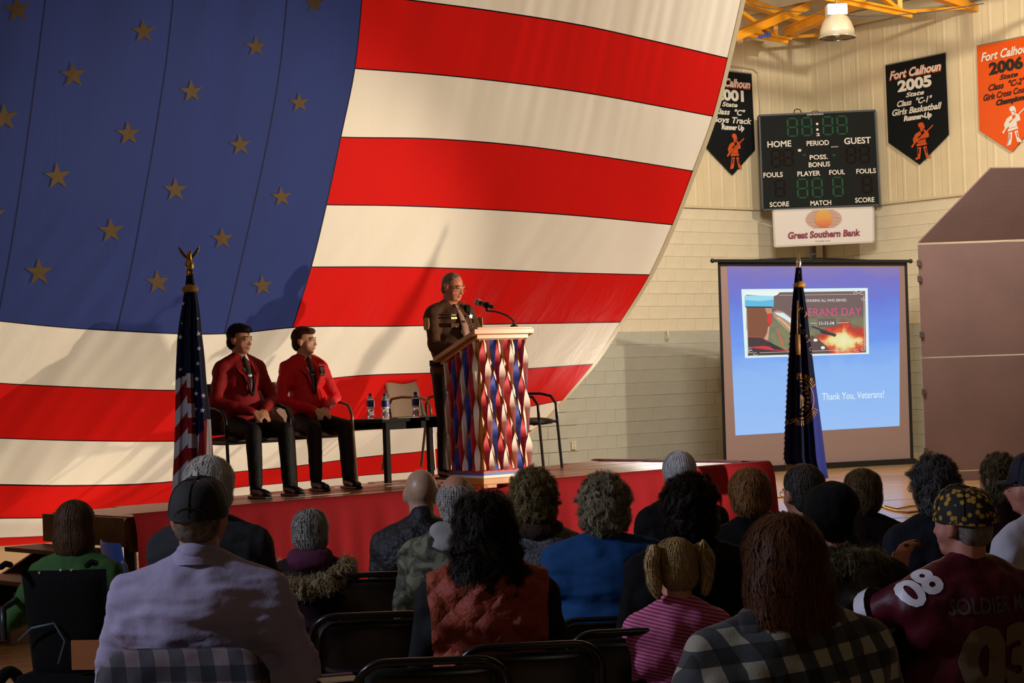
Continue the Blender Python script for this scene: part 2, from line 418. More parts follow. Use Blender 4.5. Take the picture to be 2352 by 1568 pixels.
# conduit over the left banner
cd = mat('conduit_cream', '#b9ae92', rough=.4)
P = [atp(x, y, wp(0, 0), RW, .06) for x, y in ((1660, 152), (1700, 156), (1725, 160), (1735, 170), (1740, 230), (1742, 268))]
tag(MB().tube(P, .016, 8).build('conduit', cd), 'thin conduit bending down the wall beside the left black banner', 'conduit')
# socket plate on the block wall
P = atp(1314, 1022, wp(0, 0), RW, .04)
so = empty('wall_socket', P, math.atan2(UW.y, UW.x)); tag(so, 'small cream socket plate low on the grey block wall', 'socket')
MB().box((0, 0, 0), (.09, .012, .13), bev=.004).build('plate', cream, so); MB().box((0, -.008, .03), (.03, .006, .03)).box((0, -.008, -.03), (.03, .006, .03)).build('outlet', grey, so)
P = atp(1526, 765, wp(0, 0), RW, .05); ho = empty('wall_hook', P, math.atan2(UW.y, UW.x)); tag(ho, 'small pale hook on the block wall right of the flag', 'hook')
MB().tube([(0, 0, .05), (0, -.03, .02), (0, -.05, -.05), (0, -.02, -.1), (0, .0, -.06)], .012, 8).build('hook_wire', cream, ho, True)

# ================================================================ stage
SZ = .76
FL = atz(300, 1187, SZ); FR = atz(1760, 1062, SZ); BLs = atz(123, 1172, SZ); BRs = atz(1380, 1057, SZ)
us = (FR-FL); SL = us.length; us.normalize(); vs = Vector((-us.y, us.x, 0))
def sp(a, b, z=0): return Vector((FL.x, FL.y, z)) + us*a + vs*b
WL = 1.05; WR = 2.15
stage = empty('stage', sp(SL/2, 0, 0)); tag(stage, 'low wooden stage with glossy plank deck and red cloth skirt', 'stage')
SI = Matrix.Translation(-stage.location)
def sobj(mb, name, m, parent=stage, smooth=False):
    mb.v = [SI @ Vector(p) for p in mb.v]; return mb.build(name, m, parent, smooth)
wood = mat('stage_plank_wood', '#7a4522', rough=.36, coat=.12); g = NG(wood)
nz = g.noise(g.mapping(g.coord(), scale=(1.2, 14, 1), rot=(0, 0, -math.atan2(us.y, us.x))), 6, 5)
g.color(g.ramp(nz, [(.3, '#6a3c1e'), (.55, '#8a5630'), (.75, '#a3704a')])); g.bump(nz, .12, .004)
PWD = .115; nrow = int(WR/PWD)+1
for r_ in range(nrow):
    b0, b1 = r_*PWD, (r_+1)*PWD-.006
    # back edge runs from WL at a=-.0 to WR at a=SL
    def amin(b): return max(0, (b-WL)/(WR-WL)*SL)
    if b1 > WR: continue
    a0 = amin(b1); a = a0; first = True
    while a < SL-.05:
        ln = 2.44-(.0 if not first else (r_ % 3)*.7); e = min(SL, a+ln)
        mb = MB(); dz = random.uniform(-.0015, .0015)
        v = [sp(x, y, z) for z in (SZ-.04, SZ+dz) for x, y in ((a+.002, b0), (e-.002, b0), (e-.002, b1), (a+.002, b1))]
        mb.add(v, [(3, 2, 1, 0), (4, 5, 6, 7), (0, 1, 5, 4), (1, 2, 6, 5), (2, 3, 7, 6), (3, 0, 4, 7)])
        sobj(mb, 'plank', wood); a = e; first = False
edge = mat('stage_edge_wood', '#5d3c1a', rough=.45, noise_s=9, noise_a=.15)
sobj(bar(sp(-.03, -.01, SZ-.1), sp(-.03, WL+.02, SZ-.1), .05, .19), 'end_board', edge)
sobj(bar(sp(0, .02, SZ-.14), sp(SL, .02, SZ-.14), .04, .19), 'front_board', edge)
sobj(bar(sp(0, WL, SZ-.1), sp(SL, WR+.02, SZ-.1), .04, .18), 'back_board', edge)
sobj(bar(sp(SL-.03, .05, SZ-.14), sp(SL-.03, WR, SZ-.14), .04, .18), 'end_board', edge)
for a in (.08, SL/3, SL*2/3, SL-.1):
    for b in (.15, WL-.15):
        sobj(bar(sp(a, b, 0), sp(a, b, SZ-.1), .07, .07), 'leg', mat('stage_leg_steel', '#2b2a28', rough=.5, metal=.6))
# red cloth skirt over the front, wrapping the right end
redc = mat('red_skirt_cloth', '#7c0f18', rough=.85, bump=.3, bump_s=160, spec=.15)
def skirt(path, name, n_out):
    v = []; f = []; n = 0; rows = [(-.10, .012), (-.02, .014), (.0, .006), (.02, -.03), (.035, -.12), (.04, -.3), (.045, -.5), (.05, -.745)]
    for i, (a, b, nx) in enumerate(path):
        w = .014*math.sin(i*.55)+.010*math.sin(i*1.31+1)+.012*noise.noise(Vector((i*.2, 0, 3)))
        for j, (o_, dz) in enumerate(rows):
            amp = max(0, min(1, (-dz)/.5))
            p = sp(a, b, SZ+dz+.004)+nx*(o_+.035+w*amp*1.6+.012*noise.noise(Vector((i*.35, j*.6, 0)))*amp)
            v.append(p)
    m_ = len(rows)
    for i in range(len(path)-1):
        for j in range(m_-1): f.append((i*m_+j, (i+1)*m_+j, (i+1)*m_+j+1, i*m_+j+1))
    mb = MB(); mb.add(v, f); return sobj(mb, name, redc, smooth=True)
N = 150
path = [(SL*i/N, 0, -vs) for i in range(N+1)]
for k in range(1, 7):
    w = math.radians(15*k); path.append((SL+.0, 0, (-vs*math.cos(w)+us*math.sin(w))))
path += [(SL, WR*i/30, us) for i in range(31)]
skirt(path, 'skirt', None)
# thin rumpled cloth edge lying along the back right corner of the deck
mb = MB(); v = []; f = []
for i in range(41):
    b = WR*.1+WR*.88*i/40
    h = .012+.018*abs(noise.noise(Vector((i*.3, 2, 0))))
    for o_, z in ((-.10-.03*noise.noise(Vector((i*.2, 5, 0))), .002), (-.07, h), (-.02, h*1.1), (.03, .006)): v.append(sp(SL+o_, b, SZ+z+.002))
for i in range(40):
    for j in range(3): f.append((i*4+j, (i+1)*4+j, (i+1)*4+j+1, i*4+j+1))
mb.add(v, f); sobj(mb, 'skirt_hem', redc, smooth=True)
# wooden step unit at the left end
stp = empty('wooden_steps', sp(-.22, .35, 0), math.atan2(us.y, us.x)); tag(stp, 'dark wooden steps against the left end of the stage', 'steps')
for i, (x, z) in enumerate(((.0, .54), (-.26, .36), (-.5, .18))):
    MB().box((x-.02, .2, z), (.3, .9, .03), bev=.005).build('tread', edge, stp)
    MB().box((x+.10, .2, z-.10), (.02, .86, .18)).build('riser', edge, stp)
for y in (-.24, .64):
    MB().add([(.1, y-.015, 0), (-.62, y-.015, 0), (-.62, y-.015, .16), (.1, y-.015, .53), (.1, y+.015, 0), (-.62, y+.015, 0), (-.62, y+.015, .16), (.1, y+.015, .53)],
             [(0, 1, 2, 3), (7, 6, 5, 4), (0, 4, 5, 1), (1, 5, 6, 2), (2, 6, 7, 3), (3, 7, 4, 0)]).build('stringer', edge, stp)

# ================================================================ the huge flag
KL = {  # lower boundary of stripe k: (x, y) in the photograph, used to size and hang the cloth
 0: [(-260, -560), (0, -470), (400, -390), (850, -340), (1240, -320), (1735, -150)],
 1: [(-260, -370), (0, -290), (400, -225), (840, -180), (1240, -150), (1705, -8)],
 2: [(-260, -150), (0, -105), (400, -60), (832, -14), (940, 0), (1150, 28), (1350, 61), (1500, 94), (1672, 134)],
 3: [(-260, 50), (0, 78), (400, 120), (815, 157), (1000, 171), (1200, 193), (1350, 214), (1500, 241), (1638, 267)],
 4: [(-260, 235), (0, 255), (400, 292), (783, 315), (1000, 319), (1200, 335), (1350, 355), (1500, 378), (1592, 393)],
 5: [(-260, 410), (0, 425), (400, 455), (750, 470), (900, 472), (1100, 480), (1300, 493), (1545, 516)],
 6: [(-260, 570), (0, 587), (400, 612), (715, 613), (900, 613), (1100, 618), (1300, 626), (1492, 631)],
 7: [(-260, 705), (0, 737), (140, 751), (300, 761), (463, 767), (540, 765), (672, 752), (900, 749), (1100, 745), (1425, 740)],
 8: [(-260, 858), (0, 880), (200, 890), (380, 896), (480, 896), (640, 883), (820, 863), (1000, 856), (1200, 847), (1362, 836)],
 9: [(-260, 992), (0, 1006), (200, 1012), (400, 1013), (500, 1011), (640, 1003), (847, 986), (1000, 979), (1205, 936), (1292, 919)],
 10: [(-260, 1108), (0, 1113), (160, 1115), (400, 1105), (530, 1085), (646, 1074), (842, 1049), (1000, 1032), (1140, 1000), (1222, 988)],
 11: [(-260, 1196), (0, 1190), (125, 1188), (400, 1150), (545, 1119), (622, 1112), (840, 1091), (992, 1077), (1140, 1040)],
 12: [(-260, 1245), (0, 1235), (125, 1229), (400, 1190), (620, 1150), (840, 1120), (1060, 1078)],
 13: [(-260, 1268), (0, 1254), (125, 1245), (400, 1212), (620, 1170), (840, 1140), (980, 1112)]}
TT = [-.96, -.96, -.96, -.96, -.96, -.86, -.64, -.36, 0, .4, .84, 1.33, 1.86, 2.41]
CANX = [850, 840, 832, 815, 783, 750, 715, 672]; S1 = [676, 668, 661, 645, 618, 585, 551, 516]; S2 = [415, 408, 402, 385, 360, 332, 303, 268]; S3 = [150, 130, 115, 93, 71, 48, 22, -6]
KSP = {}
def pchip(x, y):
    x = np.array(x, float); y = np.array(y, float); h = np.diff(x); d = np.diff(y)/h; m_ = np.zeros(len(x))
    for i in range(1, len(x)-1):
        m_[i] = (d[i-1]*h[i]+d[i]*h[i-1])/(h[i]+h[i-1])
    m_[0] = d[0]; m_[-1] = d[-1]
    def fn(q):
        i = int(np.clip(np.searchsorted(x, q)-1, 0, len(h)-1)); t = (q-x[i])/h[i]
        if t > 1: return y[-1]+m_[-1]*(q-x[-1])
        if t < 0: return y[0]+m_[0]*(q-x[0])
        return (2*t**3-3*t*t+1)*y[i]+(t**3-2*t*t+t)*h[i]*m_[i]+(-2*t**3+3*t*t)*y[i+1]+(t**3-t*t)*h[i]*m_[i+1]
    return fn
for k, p in KL.items(): KSP[k] = pchip([q[0] for q in p], [q[1] for q in p])
tsp = pchip(range(14), TT)
def kline(x, kf):
    """image y on the cloth at image x and stripe coordinate kf, smooth in kf"""
    k = int(min(12, max(0, math.floor(kf)))); t = kf-k
    y0, y1 = KSP[k](x), KSP[k+1](x); ya = KSP[max(0, k-1)](x) if k > 0 else y0-(y1-y0); yb = KSP[min(13, k+2)](x) if k < 12 else y1+(y1-y0)
    m0, m1 = (y1-ya)/2, (yb-y0)/2
    return (2*t**3-3*t*t+1)*y0+(t**3-2*t*t+t)*m0+(-2*t**3+3*t*t)*y1+(t**3-t*t)*m1
def folds(x, y):
    """depth of soft folds in metres as a function of place on the cloth"""
    q = x+.22*y; d = .010*math.sin(q/23.+2*noise.noise(Vector((x/300, y/400, 0))))
    d += .045*noise.noise(Vector((q/85., (y-.3*x)/420., 1.7)))
    # diagonal pulls in the lower part of the cloth
    w = max(0, min(1, (y-350)/400)); s_ = (x*.80+y*.60)/34.
    d += w*.038*noise.noise(Vector((s_, (y*.8-x*.6)/330., 5)))
    # tight gathers at the upper right
    w2 = max(0, min(1, (x-950)/500))*max(0, min(1, (520-y)/420))
    d += w2*.035*noise.noise(Vector((q/20., y/500., 9)))
    return d
FSL = 1.34
def flagpt(x, y, kf, off=0):
    t = tsp(min(13, max(0, kf))); D = (20+1.67*t)/(1-FSL*(x-1176)/FP)
    return at(x, y, D+folds(x, y)-off)
def xedge(kf):
    xs = [KL[k][-1][0] for k in range(14)]; return pchip(range(14), xs)(kf)
def x_at(kf, arr): return pchip(range(8), arr)(kf)
bflag = empty('giant_flag', flagpt(700, 1100, 11)); tag(bflag, 'huge red, white and blue star and stripe flag hung as a backdrop behind the stage', 'flag')
FI = Matrix.Translation(-bflag.location)
def cloth(name, color, transw=.5, rough=.8, c2=None):
    M = bpy.data.materials.new(name); M.use_nodes = True; nt = M.node_tree; b = nt.nodes['Principled BSDF']
    b.inputs['Roughness'].default_value = rough; b.inputs['Base Color'].default_value = srgb(color); b.inputs['Specular IOR Level'].default_value = .15
    tr = nt.nodes.new('ShaderNodeBsdfTranslucent'); tr.inputs[0].default_value = srgb(c2 or color)
    mx = nt.nodes.new('ShaderNodeMixShader'); mx.inputs[0].default_value = transw
    nt.links.new(b.outputs[0], mx.inputs[1]); nt.links.new(tr.outputs[0], mx.inputs[2])
    nt.links.new(mx.outputs[0], nt.nodes['Material Output'].inputs[0])
    tc = nt.nodes.new('ShaderNodeTexCoord'); nz = nt.nodes.new('ShaderNodeTexNoise'); nz.inputs['Scale'].default_value = 2.2; nz.inputs['Detail'].default_value = 6; nz.inputs['Distortion'].default_value = 1
    bp = nt.nodes.new('ShaderNodeBump'); bp.inputs['Strength'].default_value = .35; bp.inputs['Distance'].default_value = .03
    mp = nt.nodes.new('ShaderNodeMapping'); mp.inputs['Scale'].default_value = (2.4, 2.4, .5); mp.inputs['Rotation'].default_value = (0, .3, 0)
    nt.links.new(tc.outputs['Object'], mp.inputs[0]); nt.links.new(mp.outputs[0], nz.inputs['Vector']); nt.links.new(nz.outputs[0], bp.inputs['Height']); nt.links.new(bp.outputs[0], b.inputs['Normal'])
    return M
fred = cloth('flag_red', '#d21c18'); fwh = cloth('flag_white', '#efe9d8'); fbl = cloth('flag_blue', '#333f74', .5, c2='#35427c')
fst = cloth('flag_star', '#6e5c40', .25, c2='#8a6a34'); fseam = mat('flag_seam', '#14122a', rough=.9)  # star brown holds the shade of thick cloth against the backlight
fhd = cloth('flag_header', '#d8cfae', .35)
def surf(name, m, xa, xb, k0, k1, nx, nk, off=0, parent=bflag, kbend=None):
    v = []; f = []
    for j in range(nk+1):
        kf = k0+(k1-k0)*j/nk; a, b = xa(kf), xb(kf)
        ya = lambda x: kline(x, kf)
        # equal steps in the world along the row
        Xs = []
        for x in (a, b):
            t = tsp(kf); D = (20+1.67*t)/(1-FSL*(x-1176)/FP); Xs.append((x-1176)/FP*D)
        for i in range(nx+1):
            X = Xs[0]+(Xs[1]-Xs[0])*i/nx; c = 20+1.67*tsp(kf); x = 1176+FP*X/(c+FSL*X)
            v.append(FI @ flagpt(x, kline(x, kf), kf, off))
    for j in range(nk):
        for i in range(nx): f.append((j*(nx+1)+i, j*(nx+1)+i+1, (j+1)*(nx+1)+i+1, (j+1)*(nx+1)+i))
    o = obj_from(name, v, f, m, parent, True); return o
LX = lambda k: -230
for k in range(13):
    if k < 7: surf('stripe', fred if k % 2 == 0 else fwh, lambda q: x_at(q, CANX), xedge, k, k+1, 170, 12)
    else: surf('stripe', fred if k % 2 == 0 else fwh, LX, xedge, k, k+1, 260, 12)
canton = surf('canton', fbl, LX, lambda q: x_at(q, CANX), 0, 7, 200, 90)
# sewn seams: narrow bands, shade of overlapped backlit cloth put into their dark colour, a few millimetres proud
def seam(x0, x1, k, w=.0105, parent=bflag):
    surf('seam', fseam, x0, x1, k-w, k+w, 200, 1, .006, parent)
for k in range(1, 13): seam((lambda q: x_at(q, CANX)) if k < 7 else LX, xedge, k, .009 if k < 10 else .018)
for arr in (CANX, S1, S2, S3):
    surf('seam', fseam, lambda q: x_at(q, arr)-1.1, lambda q: x_at(q, arr)+1.1, 0, 7, 1, 90, .006, canton if arr is not CANX else bflag)
surf('header_band', fhd, lambda q: xedge(q)-3, lambda q: xedge(q)+9, 0, 12, 2, 120, -.02)
def kof(x, y):
    lo, hi = 0, 13
    for _ in range(30):
        md = (lo+hi)/2
        if kline(x, md) < y: lo = md
        else: hi = md
    return (lo+hi)/2
STARS = [(40, 22), (330, 72), (588, 107), (722, 8), (168, 172), (440, 210), (688, 236), (10, 270), (295, 307), (552, 333), (132, 405), (403, 436), (647, 452),
         (255, 530), (511, 548), (90, 625), (362, 648), (603, 656), (482, -22), (-20, 495), (-60, 120), (210, -55)]
for sx_, sy_ in STARS:
    R_ = 34*(1-.00042*sx_)
    pts = starpts(sx_, sy_, R_, -3+random.uniform(-2, 2), .39)
    P = [FI @ flagpt(x, y, kof(x, y), .02) for x, y in pts]; cc = FI @ flagpt(sx_, sy_, kof(sx_, sy_), .022)
    obj_from('star', P+[cc], [(i, (i+1) % 10, 10) for i in range(10)], fst, canton)
# ================================================================ tall shell partition on the right
pm = mat('partition_board', '#6d5450', rough=.7, noise_s=1.5, noise_a=.05, bump=.12, bump_s=30)
pdk = mat('partition_edge', '#4a3833', rough=.7)
pt = empty('acoustic_shell', atz(2230, 1108, 0)); tag(pt, 'tall mauve-brown folding shell panel with a slanted upper corner, right of the projection screen', 'partition')
PI_ = Matrix.Translation(-pt.location)
PD = atz(2130, 1106, 0).y
def pface(name, pts, tilt=0, m=pm, th=.06):
    """flat panel; its plane runs towards the camera to the right, tilt leans the top forward"""
    P0 = atz(2130, 1106, 0); n = Vector((-.10, -1, tilt)).normalized()
    if tilt: P0 = at(2109, 559, PD)
    F = [atp(x, y, P0, n) for x, y in pts]; B = [p-n*th for p in F]; k = len(F)
    f = [tuple(range(k))[::-1], tuple(range(k, 2*k))] + [(i, (i+1) % k, k+(i+1) % k, k+i) for i in range(k)]
    return obj_from(name, [PI_ @ p for p in F+B], f, m, pt)
pface('upper_panel', [(2109, 558), (2276, 386), (2470, 384), (2470, 545)], -.35)
pface('middle_panel', [(2109, 562), (2470, 550), (2470, 808), (2118, 820)])
pface('lower_panel', [(2118, 823), (2470, 811), (2470, 1070), (2128, 1083)])
pface('foot_panel', [(2128, 1085), (2470, 1073), (2470, 1102), (2129, 1105)])
for y in (604, 640, 768, 900, 1035):
    q = PI_ @ at(2109+(y-562)*.037, y, PD-.01); MB().box(q, (.05, .05, .09), bev=.01).build('hinge', pdk, pt)
# ================================================================ scoreboard, sign, banners
blackp = mat('board_black', '#0b100e', rough=.7, spec=.2); whp = mat('paint_white', '#dcd8cc', rough=.6); grn = mat('digit_green', '#084a2a', rough=.6, spec=.2)
drk = mat('digit_dark_red', '#1a0806', rough=.7, spec=.1); silver = mat('board_edge', '#8d8f88', rough=.4, metal=.5)
def board(name, TL, TR, BR, BL, D, thick, m, em):
    """slab whose front corners project to the given pixels at depth D; returns (thing, quadmap)"""
    F = [at(x, y, D) for x, y in (TL, TR, BR, BL)]
    t = empty(name, (F[2]+F[3])/2); inv = -t.location; Fq = [p+inv for p in F]
    n = (Fq[1]-Fq[0]).cross(Fq[3]-Fq[0]).normalized()
    if n.y > 0: n = -n
    B = [p-n*thick for p in Fq]
    obj_from('panel', Fq+B, [(0, 1, 2, 3), (7, 6, 5, 4), (0, 4, 5, 1), (1, 5, 6, 2), (2, 6, 7, 3), (3, 7, 4, 0)], m, t)
    q = quadmap(*F, off=.008)
    def g(u, v, off=.008): return q(u, v, off)+inv
    for i in range(4):
        bar(Fq[i]-n*thick/2, Fq[(i+1) % 4]-n*thick/2, .03, thick*1.02, up=n).build('edge_trim', em, t)
    return t, g
SD = 32.75
sb, g = board('scoreboard', (1744, 265), (2010, 253), (2021, 470), (1752, 482), SD, .16, blackp, mat('board_edge_black', '#22262a', rough=.5))
tag(sb, 'black basketball scoreboard with unlit green digits hung across the corner', 'scoreboard')
def T(s, u0, u1, vb, vh, m=whp, **k): return text_on(s, g, u0, u1, vb, vh, m, sb, **k)
SW, SH = 1300., 1060.
T('HOME', .060, .265, .342, .061); T('PERIOD', .397, .590, .344, .049); T('GUEST', .720, .950, .345, .064)
T('POSS.', .418, .574, .492, .046); T('BONUS', .407, .590, .571, .049)
T('FOULS', .016, .182, .659, .049); T('PLAYER', .307, .504, .662, .049); T('FOUL', .580, .715, .660, .047); T('FOULS', .812, .980, .662, .048)
T('SCORE', .060, .226, .972, .048); T('MATCH', .408, .585, .978, .049); T('SCORE', .790, .955, .966, .048)
T('DAKTRONICS', .412, .552, .024, .016, bold=.01)
def digit(cx, cy, w, h, m, name='digit'):
    mb = MB(); t = .016; gp = .006
    def seg(x0, y0, x1, y1, hor):
        if hor: P = [(x0+gp, y0), (x0+gp+t/2, y0-t/2), (x1-gp-t/2, y0-t/2), (x1-gp, y0), (x1-gp-t/2, y0+t/2), (x0+gp+t/2, y0+t/2)]
        else: P = [(x0, y0+gp), (x0+t/2, y0+gp+t/2), (x0+t/2, y1-gp-t/2), (x0, y1-gp), (x0-t/2, y1-gp-t/2), (x0-t/2, y0+gp+t/2)]
        mb.add([g(u, v, .009) for u, v in P], [tuple(range(6))])
    x0, x1, y0, y1 = cx-w/2, cx+w/2, cy-h/2, cy+h/2
    for y in (y0, cy, y1): seg(x0, y, x1, y, True)
    for x in (x0, x1): seg(x, y0, x, cy, False); seg(x, cy, x, y1, False)
    o = mb.build(name, m, sb); o['kind'] = 'stuff'; return o
for cx in (.281, .405, .586, .708): digit(cx, .142, .080, .187, grn)
for cx, cy in ((.345, .793), (.472, .793), (.648, .790)): digit(cx, cy, .080, .195, grn)
for cx, cy in ((.13, .46), (.235, .46), (.775, .46), (.89, .46), (.155, .78), (.90, .78)): digit(cx, cy, .075, .17, drk)
for v in (.118, .178): poly_on(circ(.495, v, .011, .013), g, whp, sb, 'colon_dot')
T('2', .482, .515, .245, .03, bold=.03)
poly_on([(.352, .440), (.385, .425), (.385, .455)], g, grn, sb, 'arrow'); poly_on([(.650, .455), (.617, .44), (.617, .472)], g, grn, sb, 'arrow')
T('DAKTRONICS', .606, .668, .375, .014, bold=.0)
poly_on([(.318, .372), (.326, .384), (.334, .368), (.342, .384), (.350, .372), (.346, .402), (.322, .402)], g, whp, sb, 'crown_mark')
MB().tube([g(.30, 0, -.05), g(.31, -.045, -.05), g(.335, -.055, -.05), g(.36, -.04, -.05), g(.37, .0, -.05)], .009, 6).build('cable', mat('cable_black', '#1a1a1a', rough=.5), sb, True)
MB().tube([g(.44, 0, -.05), g(.46, -.02, -.05), g(.50, -.025, -.05), g(.54, .0, -.05)], .006, 6).build('cable', MATS['cable_black'], sb, True)
# bank sign
sg, g2 = board('bank_sign', (1776, 484), (2006, 476), (2007, 555), (1780, 566), SD-.08, .05, mat('sign_white', '#d2ccc6', rough=.5), mat('sign_edge', '#b9b4ac', rough=.5))
tag(sg, 'white bank sign with an orange sun over red lettering, hung under the scoreboard', 'sign')
mar = mat('sign_maroon', '#7a1230', rough=.5)
text_on('Great Southern Bank', g2, .135, .865, .80, .175, mar, sg, bold=.045, shear=.12)
text_on('MEMBER FDIC', g2, .405, .565, .93, .038, mat('sign_grey', '#8a8486', rough=.5), sg, bold=0)
sunm = mat('sign_sun', '#cf9a2c', rough=.5); gg = NG(sunm); zz = gg.sep(gg.coord())[2]
gg.color(gg.ramp(gg.math('MULTIPLY', gg.math('SUBTRACT', zz, .28), 3.4), [(.0, '#c4502c'), (.5, '#cf8a2e'), (1, '#c9a233')]))
poly_on(circ(.5, .28, .087, .255, 40), g2, sunm, sg, 'sun', .014)
rays = mat('sign_rays', '#b4683a', rough=.5)
for i in range(13):
    v = .045+i*.04; dy = (v-.285)/.29; w = .19*math.sqrt(max(0, 1-dy*dy*.9))
    poly_on([(.5-w, v), (.5-w+.02, v-.008), (.5+w-.02, v-.008), (.5+w, v), (.5+w-.02, v+.008), (.5-w+.02, v+.008)], g2, rays, sg, 'sun_ray', .011)
# championship banners
borg = mat('banner_orange', '#d9500f', rough=.35); bblk = mat('banner_black', '#0a1014', rough=.7, spec=.2); ofig = mat('figure_orange', '#c8501a', rough=.6); owh = mat('banner_lettering_white', '#d8d4c8', rough=.6); okk = mat('banner_lettering_black', '#1c1512', rough=.6)
def banner(wall, px, label, m, rows, figm, figd, u_crop=None):
    P0, n = (wp(0, 0), RW) if wall == 'L' else (wp(0, 0), -UW)
    TL, TR, BR, BL, TIP = [atp(x, y, P0, n, .085) for x, y in px]
    t = empty('banner', TIP); tag(t, label, 'banner', None); inv = -t.location
    q = quadmap(TL, TR, BR, BL)
    def g(u, v, off=.006): return q(u, v, off)+inv
    nn = (q(0, 0, 1)-q(0, 0, 0))
    F = [p+inv for p in (TL, TR, BR, TIP, BL)]; B = [p-nn*.012 for p in F]
    obj_from('cloth', F+B, [(0, 1, 2, 3, 4), (9, 8, 7, 6, 5)]+[(i, (i+1) % 5, 5+(i+1) % 5, 5+i) for i in range(5)], m, t)
    bar(F[0]+Z*.01-nn*.01, F[1]+Z*.01-nn*.01, .02, .02).build('hanging_rod', silver, t)
    for row in rows:
        s, u0, u1, vb, vh, mm = row[:6]; k = row[6] if len(row) > 6 else {}
        if k.pop('outline', None): text_on(s, g, u0-.010, u1+.010, vb+.008, vh*1.08, ofig if mm is owh else owh, t, bold=.06, shear=k.get('shear', 0), off=.006)
        text_on(s, g, u0, u1, vb, vh, mm, t, off=.009, **k)
    # pioneer emblem: fur cap, coat, long rifle held across the body, boots
    def fg(pts, name, mm=None, off=.007): poly_on([(.57+(x)*.40, .80+y*.455) for x, y in pts], g, mm or figm, t, name, off)
    fg([(-.12, .12), (-.14, .04), (-.06, .0), (.06, .01), (.11, .06), (.14, .16), (.10, .2), (.07, .12), (-.07, .13)], 'emblem_cap')
    fg([(-.07, .13), (.07, .12), (.08, .2), (.02, .25), (-.05, .22)], 'emblem_face')
    fg([(-.08, .24), (.02, .26), (.12, .2), (.28, .30), (.30, .42), (.14, .44), (.16, .56), (-.18, .57), (-.2, .46), (-.34, .56), (-.38, .44), (-.26, .3)], 'emblem_coat')
    fg([(-.46, .64), (-.40, .68), (-.30, .58), (.50, .14), (.48, .11), (-.1, .42), (-.36, .56)], 'emblem_rifle', None, .011)
    fg([(-.22, .58), (.18, .57), (.2, .63), (-.24, .65)], 'emblem_belt')
    fg([(-.2, .68), (-.04, .68), (-.08, .88), (-.12, 1.0), (-.3, 1.02), (-.3, .97), (-.2, .94)], 'emblem_leg')
    fg([(.04, .68), (.18, .67), (.22, .88), (.26, .94), (.34, .98), (.3, 1.0), (.14, .98), (.1, .86)], 'emblem_leg')
    fg([(-.04, .28), (.1, .24), (.12, .32), (.0, .36)], 'emblem_shadow', figd, .010)
    fg([(-.16, .4), (-.02, .34), (.0, .38), (-.14, .46)], 'emblem_shadow', figd, .010)
    fg([(-.17, .72), (-.12, .71), (-.14, .86), (-.18, .86)], 'emblem_shadow', figd, .010)
    fg([(.12, .72), (.16, .71), (.2, .86), (.16, .86)], 'emblem_shadow', figd, .010)
    return t
SC_ = {'shear': .30, 'bold': .03}
banner('R', [(2041, 152), (2178, 123), (2186, 310), (2048, 328), (2119, 378)], 'black pointed banner reading Fort Calhoun 2005, right of the scoreboard', bblk,
    [('Fort Calhoun', .07, .93, .192, .098, owh, {'shear': .28, 'bold': .03, 'outline': 1}), ('2005', .20, .77, .365, .128, owh, {'bold': .05}), ('State', .33, .64, .455, .055, owh, dict(SC_)),
     ('Class  "C-1"', .18, .77, .560, .070, owh, dict(SC_)), ('Girls Basketball', .09, .92, .665, .075, owh, dict(SC_)), ('Runner-Up', .28, .75, .752, .06, owh, {'shear': .2, 'bold': .06})], ofig, bblk)
banner('R', [(2251, 108), (2388, 80), (2396, 268), (2257, 300), (2332, 349)], 'orange pointed banner reading Fort Calhoun, cut by the right edge of the picture', borg,
    [('Fort Calhoun', .07, .93, .192, .098, owh, {'shear': .28, 'bold': .03, 'outline': 1}), ('2006', .20, .77, .365, .128, okk, {'bold': .05}), ('State', .37, .68, .455, .055, okk, dict(SC_)),
     ('Class  "C-2"', .18, .80, .560, .070, okk, dict(SC_)), ('Girls Cross Country', .09, .95, .665, .07, okk, dict(SC_)), ('Champions', .30, .80, .752, .06, okk, {'shear': .2, 'bold': .06})], owh, borg)
banner('L', [(1610, 160), (1718, 172), (1726, 345), (1616, 341), (1675, 403)], 'black pointed banner reading 2001, partly hidden by the edge of the giant flag', bblk,
    [('Fort Calhoun', .07, .95, .192, .098, owh, {'shear': .28, 'bold': .03, 'outline': 1}), ('2001', .20, .80, .37, .128, owh, {'bold': .05}), ('State', .33, .66, .455, .055, owh, dict(SC_)),
     ('Class  "C"', .16, .82, .560, .070, owh, dict(SC_)), ('Boys Track', .12, .95, .665, .075, owh, dict(SC_)), ('Runner Up', .30, .78, .752, .06, owh, {'shear': .2, 'bold': .06})], ofig, bblk)

